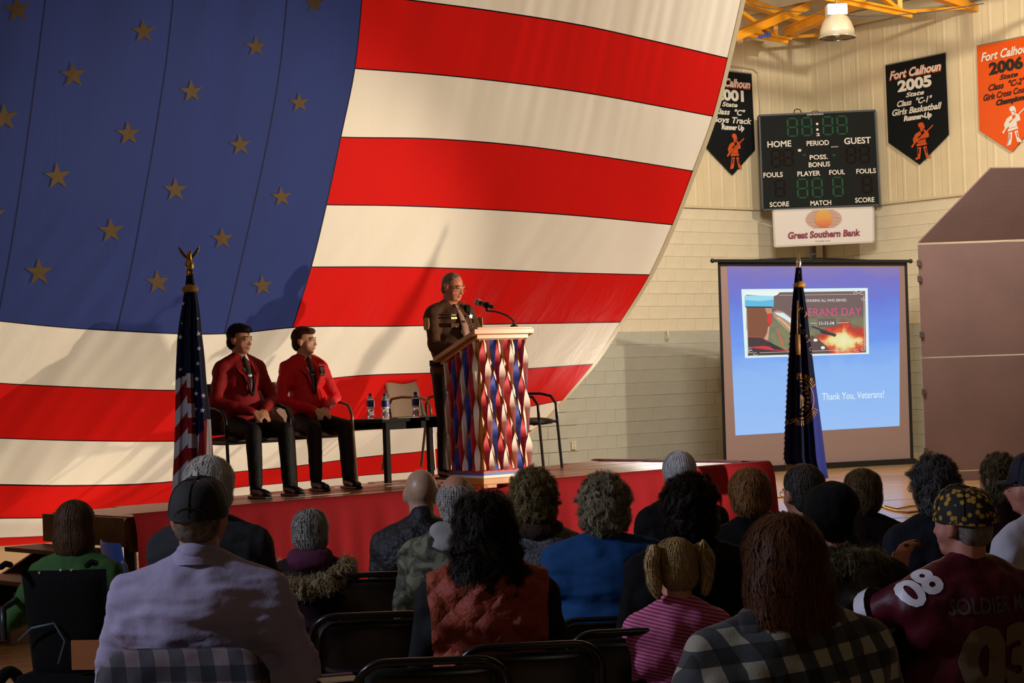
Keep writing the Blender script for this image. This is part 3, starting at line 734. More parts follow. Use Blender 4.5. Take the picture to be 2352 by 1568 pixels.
# ================================================================ projection screen
DL, DR = 29.6, 31.0
A = at(1664, 1080, DL); Bq = at(2097, 1056, DR); TLs = at(1647, 604, DL); TRs = at(2082, 603, DR)
scr = empty('projection_screen', (A+Bq)/2); tag(scr, 'tripod projection screen showing a blue Veterans Day slide in the gym corner', 'projection screen')
SIv = -scr.location
sn = (Bq-A).cross(TLs-A).normalized(); sn = -sn if sn.y > 0 else sn
def spx(x, y, off=.01): return atp(x, y, A, sn)+sn*off+SIv
scb = mat('screen_frame_black', '#0b0c10', rough=.4)
scf = mat('screen_fabric', '#8d7672', rough=.8)
def sbar(x0, y0, x1, y1, w, d, name, o=.0): bar(spx(x0, y0, o), spx(x1, y1, o), w, d, up=sn).build(name, scb, scr)
obj_from('fabric', [spx(1652, 606, 0), spx(2078, 607, 0), spx(2093, 1054, 0), spx(1666, 1078, 0), spx(1652, 606, -.012), spx(2078, 607, -.012), spx(2093, 1054, -.012), spx(1666, 1078, -.012)],
    [(0, 1, 2, 3), (7, 6, 5, 4), (0, 4, 5, 1), (1, 5, 6, 2), (2, 6, 7, 3), (3, 7, 4, 0)], scf, scr)
def strip(pts, name, m=scb, o=.006): obj_from(name, [spx(x, y, o) for x, y in pts], [(0, 1, 2, 3)], m, scr)
strip([(1648, 604), (1654, 604), (1669, 1078), (1662, 1079)], 'side_border'); strip([(2077, 604), (2083, 604), (2098, 1054), (2091, 1055)], 'side_border')
strip([(1648, 600), (2082, 602), (2082, 610), (1649, 611)], 'top_border')
sbar(1634, 599, 2089, 600, .045, .045, 'top_tube', .03)
sbar(1662, 1081, 2098, 1058, .085, .085, 'bottom_case', .02)
for x, y in ((1634, 599), (2089, 600)): MB().ell(spx(x, y, .03), (.035, .035, .035)).build('end_cap', scb, scr, True)
MB().tube([spx(1720, 598, -.02), spx(1800, 593, -.03), spx(1862, 592, -.04), spx(1930, 594, -.03), spx(2000, 598, -.02)], .014, 8).build('spring_arm', scb, scr, True)
MB().box(spx(1864, 588, -.04), (.04, .04, .08)).box(spx(1868, 583, -.03), (.10, .03, .03)).tube([spx(1864, 596, -.04), spx(1866, 800, -.08), spx(1868, 1060, -.08)], .016, 8).build('mast', scb, scr)
for dx, dy in ((-.55, .25), (.55, .25), (.05, .75)):
    p = spx(1868, 1000, -.08); q = p+Vector((dx, dy, 0)); q.z = SIv.z+.01; MB().tube([p, q], .014, 8).build('tripod_leg', scb, scr)
# projected slide: light falling on the fabric
sl = bpy.data.materials.new('projected_slide'); sl.use_nodes = True; G_ = NG(sl)
uvw = G_.coord('Generated'); s3 = G_.sep(uvw)
nz = G_.noise(G_.mapping(uvw, scale=(1, 1, 3), rot=(0, .4, 0)), 2.2, 2, 1.2)
fac = G_.math('ADD', s3[2], G_.math('MULTIPLY', G_.math('SUBTRACT', nz, .5), .18))
cr = G_.ramp(fac, [(.0, '#9cc4fb'), (.35, '#8fbcfa'), (.55, '#6f9cf4'), (.8, '#6a7cdc'), (.92, '#7a74c8'), (1, '#8a7cb8')])
EM = .92
def emitify(M, c, st=EM):
    b = M.node_tree.nodes['Principled BSDF']; b.inputs['Base Color'].default_value = (.02, .02, .02, 1); b.inputs['Roughness'].default_value = 1; b.inputs['Specular IOR Level'].default_value = 0
    if hasattr(c, 'links') or not isinstance(c, str): M.node_tree.links.new(c, b.inputs['Emission Color'])
    else: b.inputs['Emission Color'].default_value = srgb(c)
    b.inputs['Emission Strength'].default_value = st; return M
emitify(sl, cr)
def em(c, st=EM):
    k = 'slide_'+c
    if k in MATS: return MATS[k]
    M = bpy.data.materials.new(k); M.use_nodes = True; emitify(M, c, st); MATS[k] = M; return M
slide = obj_from('slide', [spx(1670, 611, .004), spx(2066, 614, .004), spx(2066, 978, .004), spx(1689, 1000, .004)], [(0, 1, 2, 3)], sl, scr)
# inset picture, drawn in its own pixel frame of the photograph
def inset(pts, c, name, lv=1, par=slide):
    P = [spx(1680+x/4.9, 640+y/4.9, .006+.0025*lv) for x, y in pts]
    bm = bmesh.new(); vv = [bm.verts.new(p) for p in P]; fc = bm.faces.new(vv); bmesh.ops.triangulate(bm, faces=[fc])
    me = bpy.data.meshes.new(name); bm.to_mesh(me); bm.free(); me.materials.append(em(c) if isinstance(c, str) else c)
    o = bpy.data.objects.new(name, me); COL.objects.link(o); o.parent = par; return o
inset([(108, 118), (1530, 104), (1545, 845), (150, 892)], '#e6faf8', 'picture_border', 1)
pic = bpy.data.materials.new('slide_picture'); pic.use_nodes = True; G_ = NG(pic); uvw = G_.coord('Generated'); s3 = G_.sep(uvw)
n1 = G_.noise(G_.mapping(uvw, scale=(1.6, 1, 1)), 6, 6, .6); n2 = G_.noise(G_.mapping(uvw, scale=(1.6, 1, 1), loc=(3, 1, 2)), 9, 6, .4)
base = G_.mix(n2, '#55606c', '#a09a58')
dd = G_.math('SUBTRACT', 1.0, G_.math('MULTIPLY', G_.math('ADD', G_.math('ABSOLUTE', G_.math('SUBTRACT', s3[0], .80)), G_.math('ABSOLUTE', G_.math('SUBTRACT', s3[2], .20))), 2.2))
fire = G_.ramp(G_.math('ADD', dd, G_.math('MULTIPLY', G_.math('SUBTRACT', n1, .5), .9)), [(.15, '#6f5a58'), (.35, '#c83a2a'), (.52, '#e4683c'), (.72, '#f0e49a'), (1, '#f4f0c0')])
fm_ = G_.ramp(G_.math('ADD', dd, G_.math('MULTIPLY', G_.math('SUBTRACT', n1, .5), .5)), [(.1, '#000000'), (.3, '#ffffff')])
top_ = G_.ramp(G_.math('ADD', s3[2], G_.math('MULTIPLY', G_.math('SUBTRACT', n2, .5), .35)), [(.52, '#000000'), (.66, '#ffffff')])
c_ = G_.mix(top_, G_.mix(fm_, base, fire), '#75605f'); emitify(pic, c_)
inset([(160, 165), (540, 152), (1500, 138), (1512, 830), (180, 868)], pic, 'picture', 2)
# the saluting serviceman seen from behind
inset([(160, 320), (450, 316), (440, 400), (450, 470), (425, 530), (405, 690), (330, 665), (185, 650), (165, 560)], '#86543e', 'neck_and_head', 3)
inset([(370, 330), (445, 330), (452, 380), (440, 420), (400, 400), (385, 370)], '#c89070', 'temple', 4)
inset([(398, 400), (430, 385), (448, 405), (450, 500), (432, 520), (405, 510), (394, 460)], '#d83a34', 'ear', 5)
inset([(425, 530), (405, 690), (360, 676), (395, 610), (405, 545)], '#d8a888', 'neck_light', 4)
inset([(140, 190), (470, 185), (468, 316), (145, 318)], '#9fe0f4', 'cap_band', 4)
inset([(140, 180), (150, 150), (540, 148), (510, 182), (470, 196), (300, 188)], '#f2fcfa', 'cap_top', 5)
inset([(145, 240), (300, 252), (470, 236), (468, 316), (300, 318), (145, 316)], '#62bfe8', 'cap_band_shadow', 5)
inset([(148, 312), (452, 314), (448, 326), (150, 322)], '#20303a', 'cap_rim', 6)
inset([(460, 375), (515, 352), (580, 372), (690, 450), (690, 640), (600, 560), (520, 480), (470, 430)], '#b49478', 'saluting_hand', 3)
inset([(480, 380), (580, 385), (690, 470), (690, 520), (590, 450), (500, 400)], '#dff2fa', 'hand_highlight', 4)
inset([(500, 440), (560, 480), (690, 610), (690, 580), (600, 490), (520, 430)], '#e2b890', 'finger', 4)
inset([(180, 652), (330, 662), (400, 700), (410, 730), (440, 780), (560, 800), (650, 830), (650, 850), (180, 860)], '#41383c', 'uniform_shoulder', 4)
for P in ([(180, 650), (330, 656), (400, 700), (398, 706), (328, 664), (180, 658)], [(200, 768), (350, 756), (420, 764), (480, 800), (650, 806), (650, 814), (478, 808), (416, 772), (350, 764), (200, 776)]):
    inset(P, '#d8404a', 'uniform_piping', 6)
inset([(890, 630), (985, 690), (1060, 760), (1110, 834), (880, 840)], '#5c4a4c', 'uniform_sleeve', 4)
inset([(500, 560), (520, 565), (585, 750), (560, 745)], '#d8684a', 'lanyard', 4)
for cx, cy in ((938, 690), (1022, 776)): inset(circ(cx, cy, 24, 18, 14), '#eaf6e0', 'coat_button', 5)
inset([(880, 540), (910, 530), (1178, 625), (1160, 655), (1120, 640), (1110, 622), (1040, 590), (1000, 612), (985, 580)], '#3c3c46', 'rifle', 4)
inset([(962, 452), (1168, 446), (1172, 538), (968, 548)], '#6b605c', 'date_plate', 5)
def itext(s, x0, x1, yb, h, c, lv=7, bold=.0, serif=True, slope=-.012, par=slide):
    v, f = mesh_text(s, bold); v = np.array(v); a, b = v[:, 0].min(), v[:, 0].max(); P = []
    for x, y, z in v:
        t = (x-a)/(b-a); P.append(spx(1680+(x0+(x1-x0)*t)/4.9, 640+(yb-y/.69*h+slope*(x1-x0)*t)/4.9, .006+.0025*lv))
    o = obj_from('lettering', P, f, em(c), par)
    return o
def serif_text(s, x0, x1, yb, h, c, bold=0., slope=-.012):
    """letters with small slab serifs added at the stem ends"""
    itext(s, x0, x1, yb, h, c, 7, bold, slope=slope)
    w = (x1-x0)/max(1, len(s)); 
    for i, ch in enumerate(s):
        if ch in ' .,!-': continue
        cx = x0+(i+.5)*w; yy = yb+slope*(cx-x0)
        if ch in 'VY': continue
        inset([(cx-w*.36, yy-h*.06), (cx-w*.12, yy-h*.06), (cx-w*.12, yy), (cx-w*.36, yy)], c, 'serif', 7)
itext('HONORING ALL WHO SERVED', 800, 1285, 262, 30, '#f0eee8', 7, .0)
serif_text('VETERANS DAY', 655, 1450, 424, 88, '#e05a84', -.005)
itext('11-11-14', 980, 1145, 520, 38, '#f4f4ee', 7, .02)
inset([(880, 498), (950, 496), (950, 501), (880, 503)], '#e0dcd4', 'rule', 5); inset([(1180, 494), (1310, 490), (1310, 495), (1180, 499)], '#e0dcd4', 'rule', 5)
lw = '#cfc4c0'
for P in ([(530, 184), (1380, 172), (1380, 177), (530, 189)], [(310, 830), (1380, 796), (1380, 801), (310, 836)], [(1480, 190), (1486, 190), (1498, 800), (1490, 800)], [(160, 330), (165, 330), (186, 850), (180, 850)]): inset(P, lw, 'picture_rule', 5)
for cx, cy in ((1460, 165), (1390, 162), (1475, 230), (1420, 150), (210, 820), (260, 845), (200, 790), (1470, 790), (1400, 806), (1478, 740)):
    P = [spx(1680+(cx+22*math.cos(a))/4.9, 640+(cy+14*math.sin(a))/4.9, .024) for a in np.linspace(0, 5.2, 9)]
    o = MB().tube(P, .005, 4).build('corner_scroll', em(lw), slide)
P_ = itext('Thank You, Veterans!', 1012, 1708, 1366, 78, '#e8f8fa', 7, .004, slope=-.045)
for x in (1035, 1050): pass
# small red and white striped thing pinned at the left of the screen on the wall
q = atp(1654, 835, wp(0, 0), RW, .07); o = empty('wall_thermometer', q, math.atan2(UW.y, UW.x)); tag(o, 'narrow red and white striped strip on the wall at the left edge of the screen', 'wall strip')
rw = mat('strip_red', '#a02030', rough=.6)
MB().box((0, 0, -.12), (.07, .015, .62)).build('strip_back', whp, o)
for k in range(5): MB().box((0, -.012, .12-k*.075), (.075, .01, .03)).build('strip_bar', rw, o)

# ================================================================ podium
pw_ = mat('podium_oak', '#c0792e', rough=.3, noise_s=4, noise_a=.10, coat=.3)
PF = atz(1112, 1122, SZ)
ang = math.atan2(.6, .8); px_ = Vector((math.cos(ang), math.sin(ang), 0)); py_ = Vector((-math.sin(ang), math.cos(ang), 0))
pod = empty('podium', PF+Z*.003+px_*.22+py_*.22, ang); tag(pod, 'oak podium hung with twisted red, white and blue ribbons at the front of the stage', 'podium')
PWd, PD_, PH = .42, .42, 1.13
hx, hy = PWd/2, PD_/2
MB().box((0, 0, .05), (PWd+.05, PD_+.05, .05), bev=.006).build('base_board', pw_, pod)
for sx_ in (-1, 1): MB().box((sx_*(hx-.05), 0, .013), (.12, PD_+.02, .026)).build('foot', pw_, pod)
for z, c in ((.085, '#e8e2d6'), (.105, '#3a66b0'), (.125, '#b8202a')):
    mm = mat('trim_'+c[1:], c, rough=.5)
    MB().box((0, -hy-.013, z), (PWd+.03, .012, .02)).box((-hx-.013, 0, z), (.012, PD_+.03, .02)).box((hx+.013, 0, z), (.012, PD_+.03, .02)).build('trim_ribbon', mm, pod)
v = [(-hx, -hy, .07), (hx, -hy, .07), (hx, hy, .07), (-hx, hy, .07), (-hx, -hy, PH), (hx, -hy, PH), (hx, hy, PH-.15), (-hx, hy, PH-.15)]
obj_from('cabinet', v, [(3, 2, 1, 0), (4, 5, 6, 7), (0, 1, 5, 4), (1, 2, 6, 5), (2, 3, 7, 6), (3, 0, 4, 7)], pw_, pod)
# slanted desk top with moulded edge
ex = .07
def desk(z0, th, e, name):
    x, y0, y1 = hx+e, -hy-e*.6, hy+e*1.2+.02; sl_ = -.16/.42
    v = []
    for dz in (0, th):
        for (a, b) in ((-x, y0), (x, y0), (x, y1), (-x, y1)):
            v.append((a, b, PH+z0+dz+(b+hy)*sl_ if b > -hy else PH+z0+dz))
    mb = MB(); mb.add(v, [(3, 2, 1, 0), (4, 5, 6, 7), (0, 1, 5, 4), (1, 2, 6, 5), (2, 3, 7, 6), (3, 0, 4, 7)]); return mb.build(name, pw_, pod)
desk(.0, .035, ex*.45, 'desk_moulding'); desk(.036, .035, ex, 'desk_top')
MB().box((0, -hy-.0, PH+.078), (PWd+.10, .10, .016), bev=.003).build('desk_ledge', pw_, pod)
pages = MB().add([(-.14, -.08, PH+.075-.05), (.15, -.08, PH+.075-.05), (.15, .17, PH+.075-.145), (-.14, .17, PH+.075-.145), (-.14, -.08, PH+.085-.05), (.15, -.08, PH+.085-.05), (.15, .17, PH+.085-.145), (-.14, .17, PH+.085-.145)],
    [(3, 2, 1, 0), (4, 5, 6, 7), (0, 1, 5, 4), (1, 2, 6, 5), (2, 3, 7, 6), (3, 0, 4, 7)])
po = pages.build('speech_pages', mat('paper_white', '#efece2', rough=.8)); po.matrix_world = pod.matrix_basis if False else (Matrix.Translation(pod.location) @ Matrix.Rotation(ang, 4, 'Z'))
tag(po, 'white sheets of paper lying on the podium desk', 'paper')
RC = {'r': mat('ribbon_red', '#c0222c', rough=.62), 'w': mat('ribbon_white', '#e8d4c8', rough=.62), 'b': mat('ribbon_blue', '#2c3c9c', rough=.62), 'g': mat('ribbon_grey', '#8a7a7a', rough=.4)}
def ribbon(face, t, c, ph, w=.030, z1=None, nme='ribbon'):
    """a twisted strip hanging in front of one face of the podium"""
    per = .34; v = []; f = []; n = 64; zt = PH-.01 if z1 is None else z1
    for i in range(n+1):
        z = .13+(zt-.13)*i/n; a = math.pi*z/per+ph
        # dwell on the flat side
        a2 = a+.35*math.sin(2*a)
        dx, dy = math.cos(a2)*w, math.sin(a2)*w*.7; sway = .006*math.sin(z*5+ph)
        for s in (-1, 1):
            if face == 'f': v.append((t+sway+s*dx, -hy-.030+s*dy, z))
            elif face == 'l': v.append((-hx-.030+s*dy, t+sway+s*dx, z))
            else: v.append((hx+.030+s*dy, t+sway+s*dx, z))
    for i in range(n): f.append((2*i, 2*i+1, 2*i+3, 2*i+2))
    return obj_from(nme, v, f, RC[c], pod, True)
seq = 'wrwbrwbrwrwbw'; 
for i in range(10): ribbon('f', -hx+.01+i*(PWd-.02)/9, 'rwbrwrwbrw'[i], (i*1.07) % 3.14, .029)
for i in range(8):
    ribbon('l', -hy+.03+i*(PD_-.04)/7, 'wrbwrbrw'[i], (i*1.3+.5) % 3.14, .028, PH-.02-.15*i/7)
for i in range(5): ribbon('r', -hy+.03+i*(PD_-.04)/4, 'brwbw'[i], i*1.1, .028, PH-.02-.15*i/4)
# gold star cut-outs hanging between ribbons on the front
# microphone on a bent neck
mic = empty('microphone', pod.matrix_basis @ Vector((.10, -hy+.02, PH+.085)) if False else Matrix.Translation(pod.location) @ Matrix.Rotation(ang, 4, 'Z') @ Vector((.14, -hy+.02, PH+.086)))
tag(mic, 'black handheld microphone with silver grille held by a bent neck above the podium', 'microphone')
D0 = mic.location.y; mi = -mic.location
chrome = mat('gooseneck_metal', '#6a5648', rough=.3, metal=.9); mblk = mat('microphone_black', '#121214', rough=.3); grl = mat('microphone_grille', '#b8aca0', rough=.35, metal=.8, bump=.8, bump_s=600)
gp = [at(x, y, d) for x, y, d in ((1181, 741, D0), (1176, 733, D0+.02), (1166, 725, D0+.04), (1152, 719, D0+.08), (1138, 715, D0+.12), (1120, 714, D0+.16))]
MB().lathe([(.0, .0), (.03, 0), (.03, .01), (.012, .02), (.012, .03)], 16).build('base_flange', chrome, mic, True)
MB().tube([Vector((0, 0, .02))]+[p+mi for p in gp], .0075, 10).build('gooseneck', chrome, mic, True)
a_, b_ = at(1133, 705, D0+.12)+mi, at(1104, 696, D0+.24)+mi
MB().tube([at(1120, 714, D0+.16)+mi, at(1117, 706, D0+.17)+mi], .012, 8).tube([a_.lerp(b_, .45), a_.lerp(b_, .70)], .024, 12).build('clip', mblk, mic, True)
MB().tube([a_, a_.lerp(b_, .05), b_], [.012, .014, .021], 14).build('handle', mblk, mic, True)
MB().tube([a_.lerp(b_, -.04), a_], .010, 10).build('connector', chrome, mic, True)
h_ = a_.lerp(b_, 1.22); MB().tube([b_, a_.lerp(b_, 1.06)], .024, 14).build('collar', mat('silver_ring', '#d8cfc4', rough=.25, metal=.8), mic, True)
MB().ell(h_, (.029, .029, .029)).build('grille', grl, mic, True)

# ================================================================ low black table and bottles
tb = mat('table_black', '#0a0605', rough=.6, spec=.1)
TBL = atz(893, 1110, SZ); tz = SZ+.52
tdir = us; tn = vs
tab = empty('low_table', TBL+Z*.003+tdir*.28+tn*.25, math.atan2(us.y, us.x)); tag(tab, 'low black wooden table behind the seated pair and beside the officer', 'table')
LX0, LX1 = -.32, .62
MB().box(((LX0+LX1)/2, 0, .51), (LX1-LX0+.06, .56, .028), bev=.004).build('tabletop', tb, tab)
MB().box(((LX0+LX1)/2, -.24, .465), (LX1-LX0-.02, .02, .06)).build('apron', tb, tab); MB().box(((LX0+LX1)/2, .24, .465), (LX1-LX0-.02, .02, .06)).build('apron', tb, tab)
for x in (-.28, .585):
    for y in (-.24, .24): MB().box((x, y, .248), (.045, .045, .497), bev=.004).build('leg', tb, tab)
TM = Matrix.Translation(tab.location) @ Matrix.Rotation(math.atan2(us.y, us.x), 4, 'Z')
bc = mat('bottle_clear', '#dfe8f2', rough=.05, trans=.75); bl = mat('bottle_label_blue', '#182c78', rough=.4); blu = mat('bottle_cap_blue', '#1c2c86', rough=.4); lbw = mat('bottle_label_white', '#d8dce8', rough=.4)
def bottle(px, py, label):
    q = atz(px, py, tz+.005); o = empty('water_bottle', q); tag(o, label, 'bottle', 'water bottles on the low table')
    MB().lathe([(0, 0), (.028, 0), (.031, .008), (.031, .03), (.026, .06), (.0255, .075), (.030, .09), (.0315, .10), (.0315, .155), (.028, .172), (.013, .19), (.012, .2), (0, .2)], 20).build('bottle_body', bc, o, True)
    MB().lathe([(.0322, .103), (.0325, .105), (.0325, .153), (.0322, .155)], 20).build('label', bl, o, True)
    MB().lathe([(.0318, .088), (.0330, .094), (.0328, .103), (.0322, .103)], 20).build('label_band', lbw, o, True)
    MB().lathe([(.0135, .192), (.0145, .193), (.0145, .212), (.012, .215), (0, .215)], 16).build('cap', blu, o, True)
bottle(852, 962, 'water bottle with blue label, leftmost on the low table'); bottle(886, 963, 'water bottle with blue label, middle one on the low table'); bottle(956, 959, 'water bottle with blue label standing nearest the officer')
o = empty('papers', atz(917, 961, tz+.006)); tag(o, 'loose dark and white papers between the water bottles', 'papers')
MB().box((-.03, 0, .002), (.14, .10, .004)).build('dark_leaflet', mat('leaflet_dark', '#3a2c30', rough=.6), o); MB().box((.06, .01, .006), (.14, .12, .003)).build('white_sheet', MATS['paper_white'], o)

# ================================================================ chairs
cfr = mat('chair_tube_dark', '#211f22', rough=.35, metal=.4); cfl = mat('chair_tube_bronze', '#6b5444', rough=.35, metal=.5)
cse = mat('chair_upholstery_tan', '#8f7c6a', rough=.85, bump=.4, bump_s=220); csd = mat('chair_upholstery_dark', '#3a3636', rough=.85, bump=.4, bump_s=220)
def slabmesh(fn, nu, nv, th):
    """closed cushion from a surface function"""
    mb = MB(); v = []; f = []
    for s in (0, 1):
        for j in range(nv+1):
            for i in range(nu+1):
                u, w = i/nu*2-1, j/nv*2-1; p, n = fn(u, w); e = (1-u**6)*(1-w**6)
                v.append(p+n*(th*e*(.5 if s else -.5)))
    k = (nu+1)*(nv+1)
    for j in range(nv):
        for i in range(nu):
            a = j*(nu+1)+i; f.append((a, a+1, a+nu+2, a+nu+1)); f.append((k+a+nu+1, k+a+nu+2, k+a+1, k+a))
    def edge_(idx):
        for a, b in zip(idx, idx[1:]): f.append((a, k+a, k+b, b))
    edge_([i for i in range(nu+1)][::-1]); edge_([nv*(nu+1)+i for i in range(nu+1)]); edge_([j*(nu+1) for j in range(nv+1)]); edge_([j*(nu+1)+nu for j in range(nv+1)][::-1])
    return mb.add(v, f)
def arm_chair(P, yaw, label, frame, ups, name='arm_chair'):
    """stage chair, faces local +Y"""
    t = empty(name, P, yaw); tag(t, label, 'chair', 'padded arm chairs on the stage')
    slabmesh(lambda u, w: (Vector((u*.25, .02+w*.24, .44-.02*w*w+.01*w+.012*(1-u*u)*-1)), Vector((0, 0, 1))), 12, 12, .06).build('seat', ups, t, True)
    def bk(u, w):
        z = .66+w*.20; y = -.24-.10*(w+1)/2-.03*(1-u*u)
        return Vector((u*(.24-.02*w), y, z)), Vector((0, 1, .25)).normalized()
    slabmesh(bk, 12, 12, .04).build('backrest', ups, t, True)
    for s in (-1, 1):
        x = s*.28
        MB().tube([(x, -.27, .46), (x, -.265, .60), (x, -.22, .665), (x, -.10, .68), (x, .10, .675), (x, .20, .65), (x, .245, .58), (x, .25, .45)], .013, 8).build('armrest', frame, t, True)
        MB().tube([(x, .25, .45), (x*1.02, .28, .0)], .013, 8).build('leg', frame, t); MB().tube([(x, -.27, .46), (x*1.02, -.36, .0)], .013, 8).build('leg', frame, t)
        MB().tube([(x, .25, .42), (x, -.27, .42)], .011, 8).build('side_rail', frame, t)
        MB().tube([(x*.85, -.25, .42), (x*.85, -.29, .6), (x*.83, -.34, .8)], .011, 8).build('back_post', frame, t)
    MB().tube([(-.28, .2, .41), (.28, .2, .41)], .011, 8).build('cross_rail', frame, t); MB().tube([(-.28, -.2, .41), (.28, -.2, .41)], .011, 8).build('cross_rail', frame, t)
    return t
fold_black = mat('folding_chair_black', '#0c0b0a', rough=.28, metal=.3); fold_in = mat('folding_chair_panel', '#0d0a08', rough=.3)
_fc = {}
def folding_chair(P, yaw, label, group='black folding chairs in the audience', cover=None, width=.45):
    t = empty('folding_chair', P, yaw); tag(t, label, 'chair', group)
    if 'd' not in _fc:
        d = _fc['d'] = {}
        w = width/2
        U = [(-w, .12, .0), (-w, -.10, .40), (-w, -.19, .60), (-w*.98, -.225, .70)]
        for k in range(1, 7): a = math.radians(15*k); U.append((-w+.09*(1-math.cos(a)), -.225-.035*math.sin(a), .70+.09*math.sin(a)))
        U += [(-x, y, z) for x, y, z in U[::-1]]
        d['frame'] = (MB().tube(U, .0125, 8), fold_black)
        def bk(u, w_): return Vector((u*.20, -.205-.018*w_-.022*(1-u*u), .675+w_*.095)), Vector((0, 1, .2)).normalized()
        d['backrest'] = (slabmesh(bk, 10, 6, .022), fold_in)
        d['seat'] = (slabmesh(lambda u, w_: (Vector((u*.195, .02+w_*.19, .43+.012*w_)), Vector((0, 0, 1))), 10, 10, .03), fold_in)
        for s in (-1, 1):
            d['leg'+str(s)] = (MB().tube([(s*.2, .19, .42), (s*.2, -.22, .0)], .0115, 8), fold_black)
        d['cross_bar'] = (MB().tube([(-.2, -.13, .1), (.2, -.13, .1)], .008, 6).tube([(-w, .07, .12), (w, .07, .12)], .008, 6), fold_black)
        for k_, (mb_, mm) in list(d.items()):
            o = mb_.build(k_, mm, None, True); d[k_] = o.data; bpy.data.objects.remove(o)
    for k_, me in _fc['d'].items():
        o = bpy.data.objects.new('leg' if k_.startswith('leg') else k_, me); COL.objects.link(o); o.parent = t
    if cover:
        def cv_(u, w_):
            # draped cloth over the top of the back
            z = .80-abs(w_)*.30; y = -.255+(-.035 if w_ < 0 else .05)-abs(w_)*(.02 if w_ < 0 else -.06)
            if abs(w_) < .12: z = .82-(w_/.12)**2*.02
            xx = u*(.235 if abs(w_) > .05 else .225); e = max(0, abs(u)-.7)/.3
            return Vector((xx+.01*noise.noise(Vector((u*3, w_*3, 0))), y+.012*noise.noise(Vector((u*4, w_*2, 2))), z-.075*e*e)), Vector((0, 1, 0))
        mb_ = slabmesh(cv_, 26, 26, .012); o = mb_.build('jacket_over_chair', cover, None, True)
        o.matrix_world = Matrix.Translation(P) @ Matrix.Rotation(yaw, 4, 'Z'); tag(o, 'plaid jacket hung over the chair behind the man in the black cap', 'jacket')
    return t

# ================================================================ draped flags on poles
pole_m = mat('pole_oak', '#6b4a26', rough=.35); brass = mat('brass', '#c89a3c', rough=.22, metal=.95)
def facing_poly(pts3, name, m, parent):
    n = len(pts3)-1
    return obj_from(name, pts3, [(i, (i+1) % n, n) for i in range(n)], m, parent)
def draped(name, label, topx, topy, boty, D, rows, colour_fn, mats, stars, finial, extra=None):
    base = at(topx, topy, D); base = Vector((base.x, D, 0))
    t = empty(name, base); tag(t, label, 'flag'); inv = -base; s = FP/D
    ztop = at(topx, topy, D).z
    MB().tube([(0, 0, .03), (0, 0, ztop-.03)], .014, 10).build('pole', pole_m, t, True)
    MB().lathe([(0, 0), (.14, 0), (.145, .02), (.12, .04), (.05, .06), (.025, .11), (.018, .13)], 24).build('stand', brass, t, True)
    # cloth: a pleated cone around the pole whose outline follows the rows (y, left, right)
    ys = [r[0] for r in rows]; L_ = pchip(ys, [r[1] for r in rows]); R__ = pchip(ys, [r[2] for r in rows])
    nu, nv = 200, 150
    def P(u, w, off=0):
        """u 0..1 left to right over the front (0..1) then round the back (1..2)"""
        y = ys[0]+(ys[-1]-ys[0])*w; xl, xr = L_(y), R__(y); W_ = (xr-xl)/s
        front = u <= 1; q = u if front else 2-u
        x = xl+(xr-xl)*q
        ple = math.sin(q*math.pi*2*2.6+.8+.8*w)*.11+math.sin(q*math.pi*2*6.1+2*w+1)*.045
        dep = (math.sqrt(max(0, 1-(2*q-1)**2))*.36+ple*(.15+math.sqrt(max(0, 1-(2*q-1)**2))))*W_
        Dq = D-dep*1.0-off if front else D+abs(math.sqrt(max(0, 1-(2*q-1)**2))*.22)*W_
        return at(x, y, Dq)+inv
    v = []; f = []; fmi = []
    for j in range(nv+1):
        for i in range(2*nu): v.append(P(i/nu, j/nv))
    for j in range(nv):
        for i in range(2*nu):
            a = j*2*nu+i; b = j*2*nu+(i+1) % (2*nu); f.append((a, b, b+2*nu, a+2*nu))
            q = (i+.5)/nu; q = q if q <= 1 else 2-q; fmi.append(colour_fn(q, (j+.5)/nv))
    f.append(tuple(range(2*nu))[::-1]); fmi.append(0); f.append(tuple(nv*2*nu+i for i in range(2*nu))); fmi.append(0)
    cl = obj_from('draped_cloth', v, f, None, t, True, mats, fmi)
    MB().lathe([(.014, -.05), (.05, -.045), (.055, -.02), (.03, 0), (.014, .012)], 16, c=(0, 0, ztop-.12)).build('gold_collar', mat('gold_fringe', '#9a6a1c', rough=.6), t, True)
    return t, P, cl, ztop, inv, s
nb, nr, nw = mat('nylon_navy', '#0a1138', rough=.7, spec=.2), mat('nylon_red', '#80121c', rough=.7, spec=.2), mat('nylon_white', '#b8bac8', rough=.7, spec=.2)
rows = [(612, 430, 441), (650, 426, 447), (700, 418, 457), (767, 408, 464), (820, 405, 470), (870, 403, 474), (950, 402, 483), (1050, 399, 490), (1110, 396, 493), (1160, 394, 495)]
ys0, ys1 = 612, 1160
def usc(q, w):
    y = ys0+(ys1-ys0)*w; L0 = pchip([r[0] for r in rows], [r[1] for r in rows])
    if q < .36:
        yb = 872-q*30
        if y < yb: return 0
        k = (y+q*78-yb)/37.; return 2 if int(k) % 2 == 0 else 1
    if q < .58:
        if y < 855: return 0
        return 2 if int((y-855)/35.) % 2 == 0 else 1
    if q < .8:
        if y < 1002-(q-.58)*70: return 0
        return 1 if (q-.58)*240+ (y-1002)*.0 > 18+(y-1002)*-.25 else 2
    if y < 962+(1-q)*20: return 0
    return 2 if q > .9-(y-960)*.0009 and q < 1.0-(y-960)*.0004 else 1
usf, PU, ucl, zt, inv, s_ = draped('pole_flag', 'star-and-stripe flag draped on a pole with a gold eagle, left of the stage', 435, 612, 1160, 12.7, rows, usc, [nb, nr, nw], None, None)
stw = mat('star_white', '#d2d6e4', rough=.5)
usL = pchip([r[0] for r in rows], [r[1] for r in rows]); usR = pchip([r[0] for r in rows], [r[2] for r in rows])
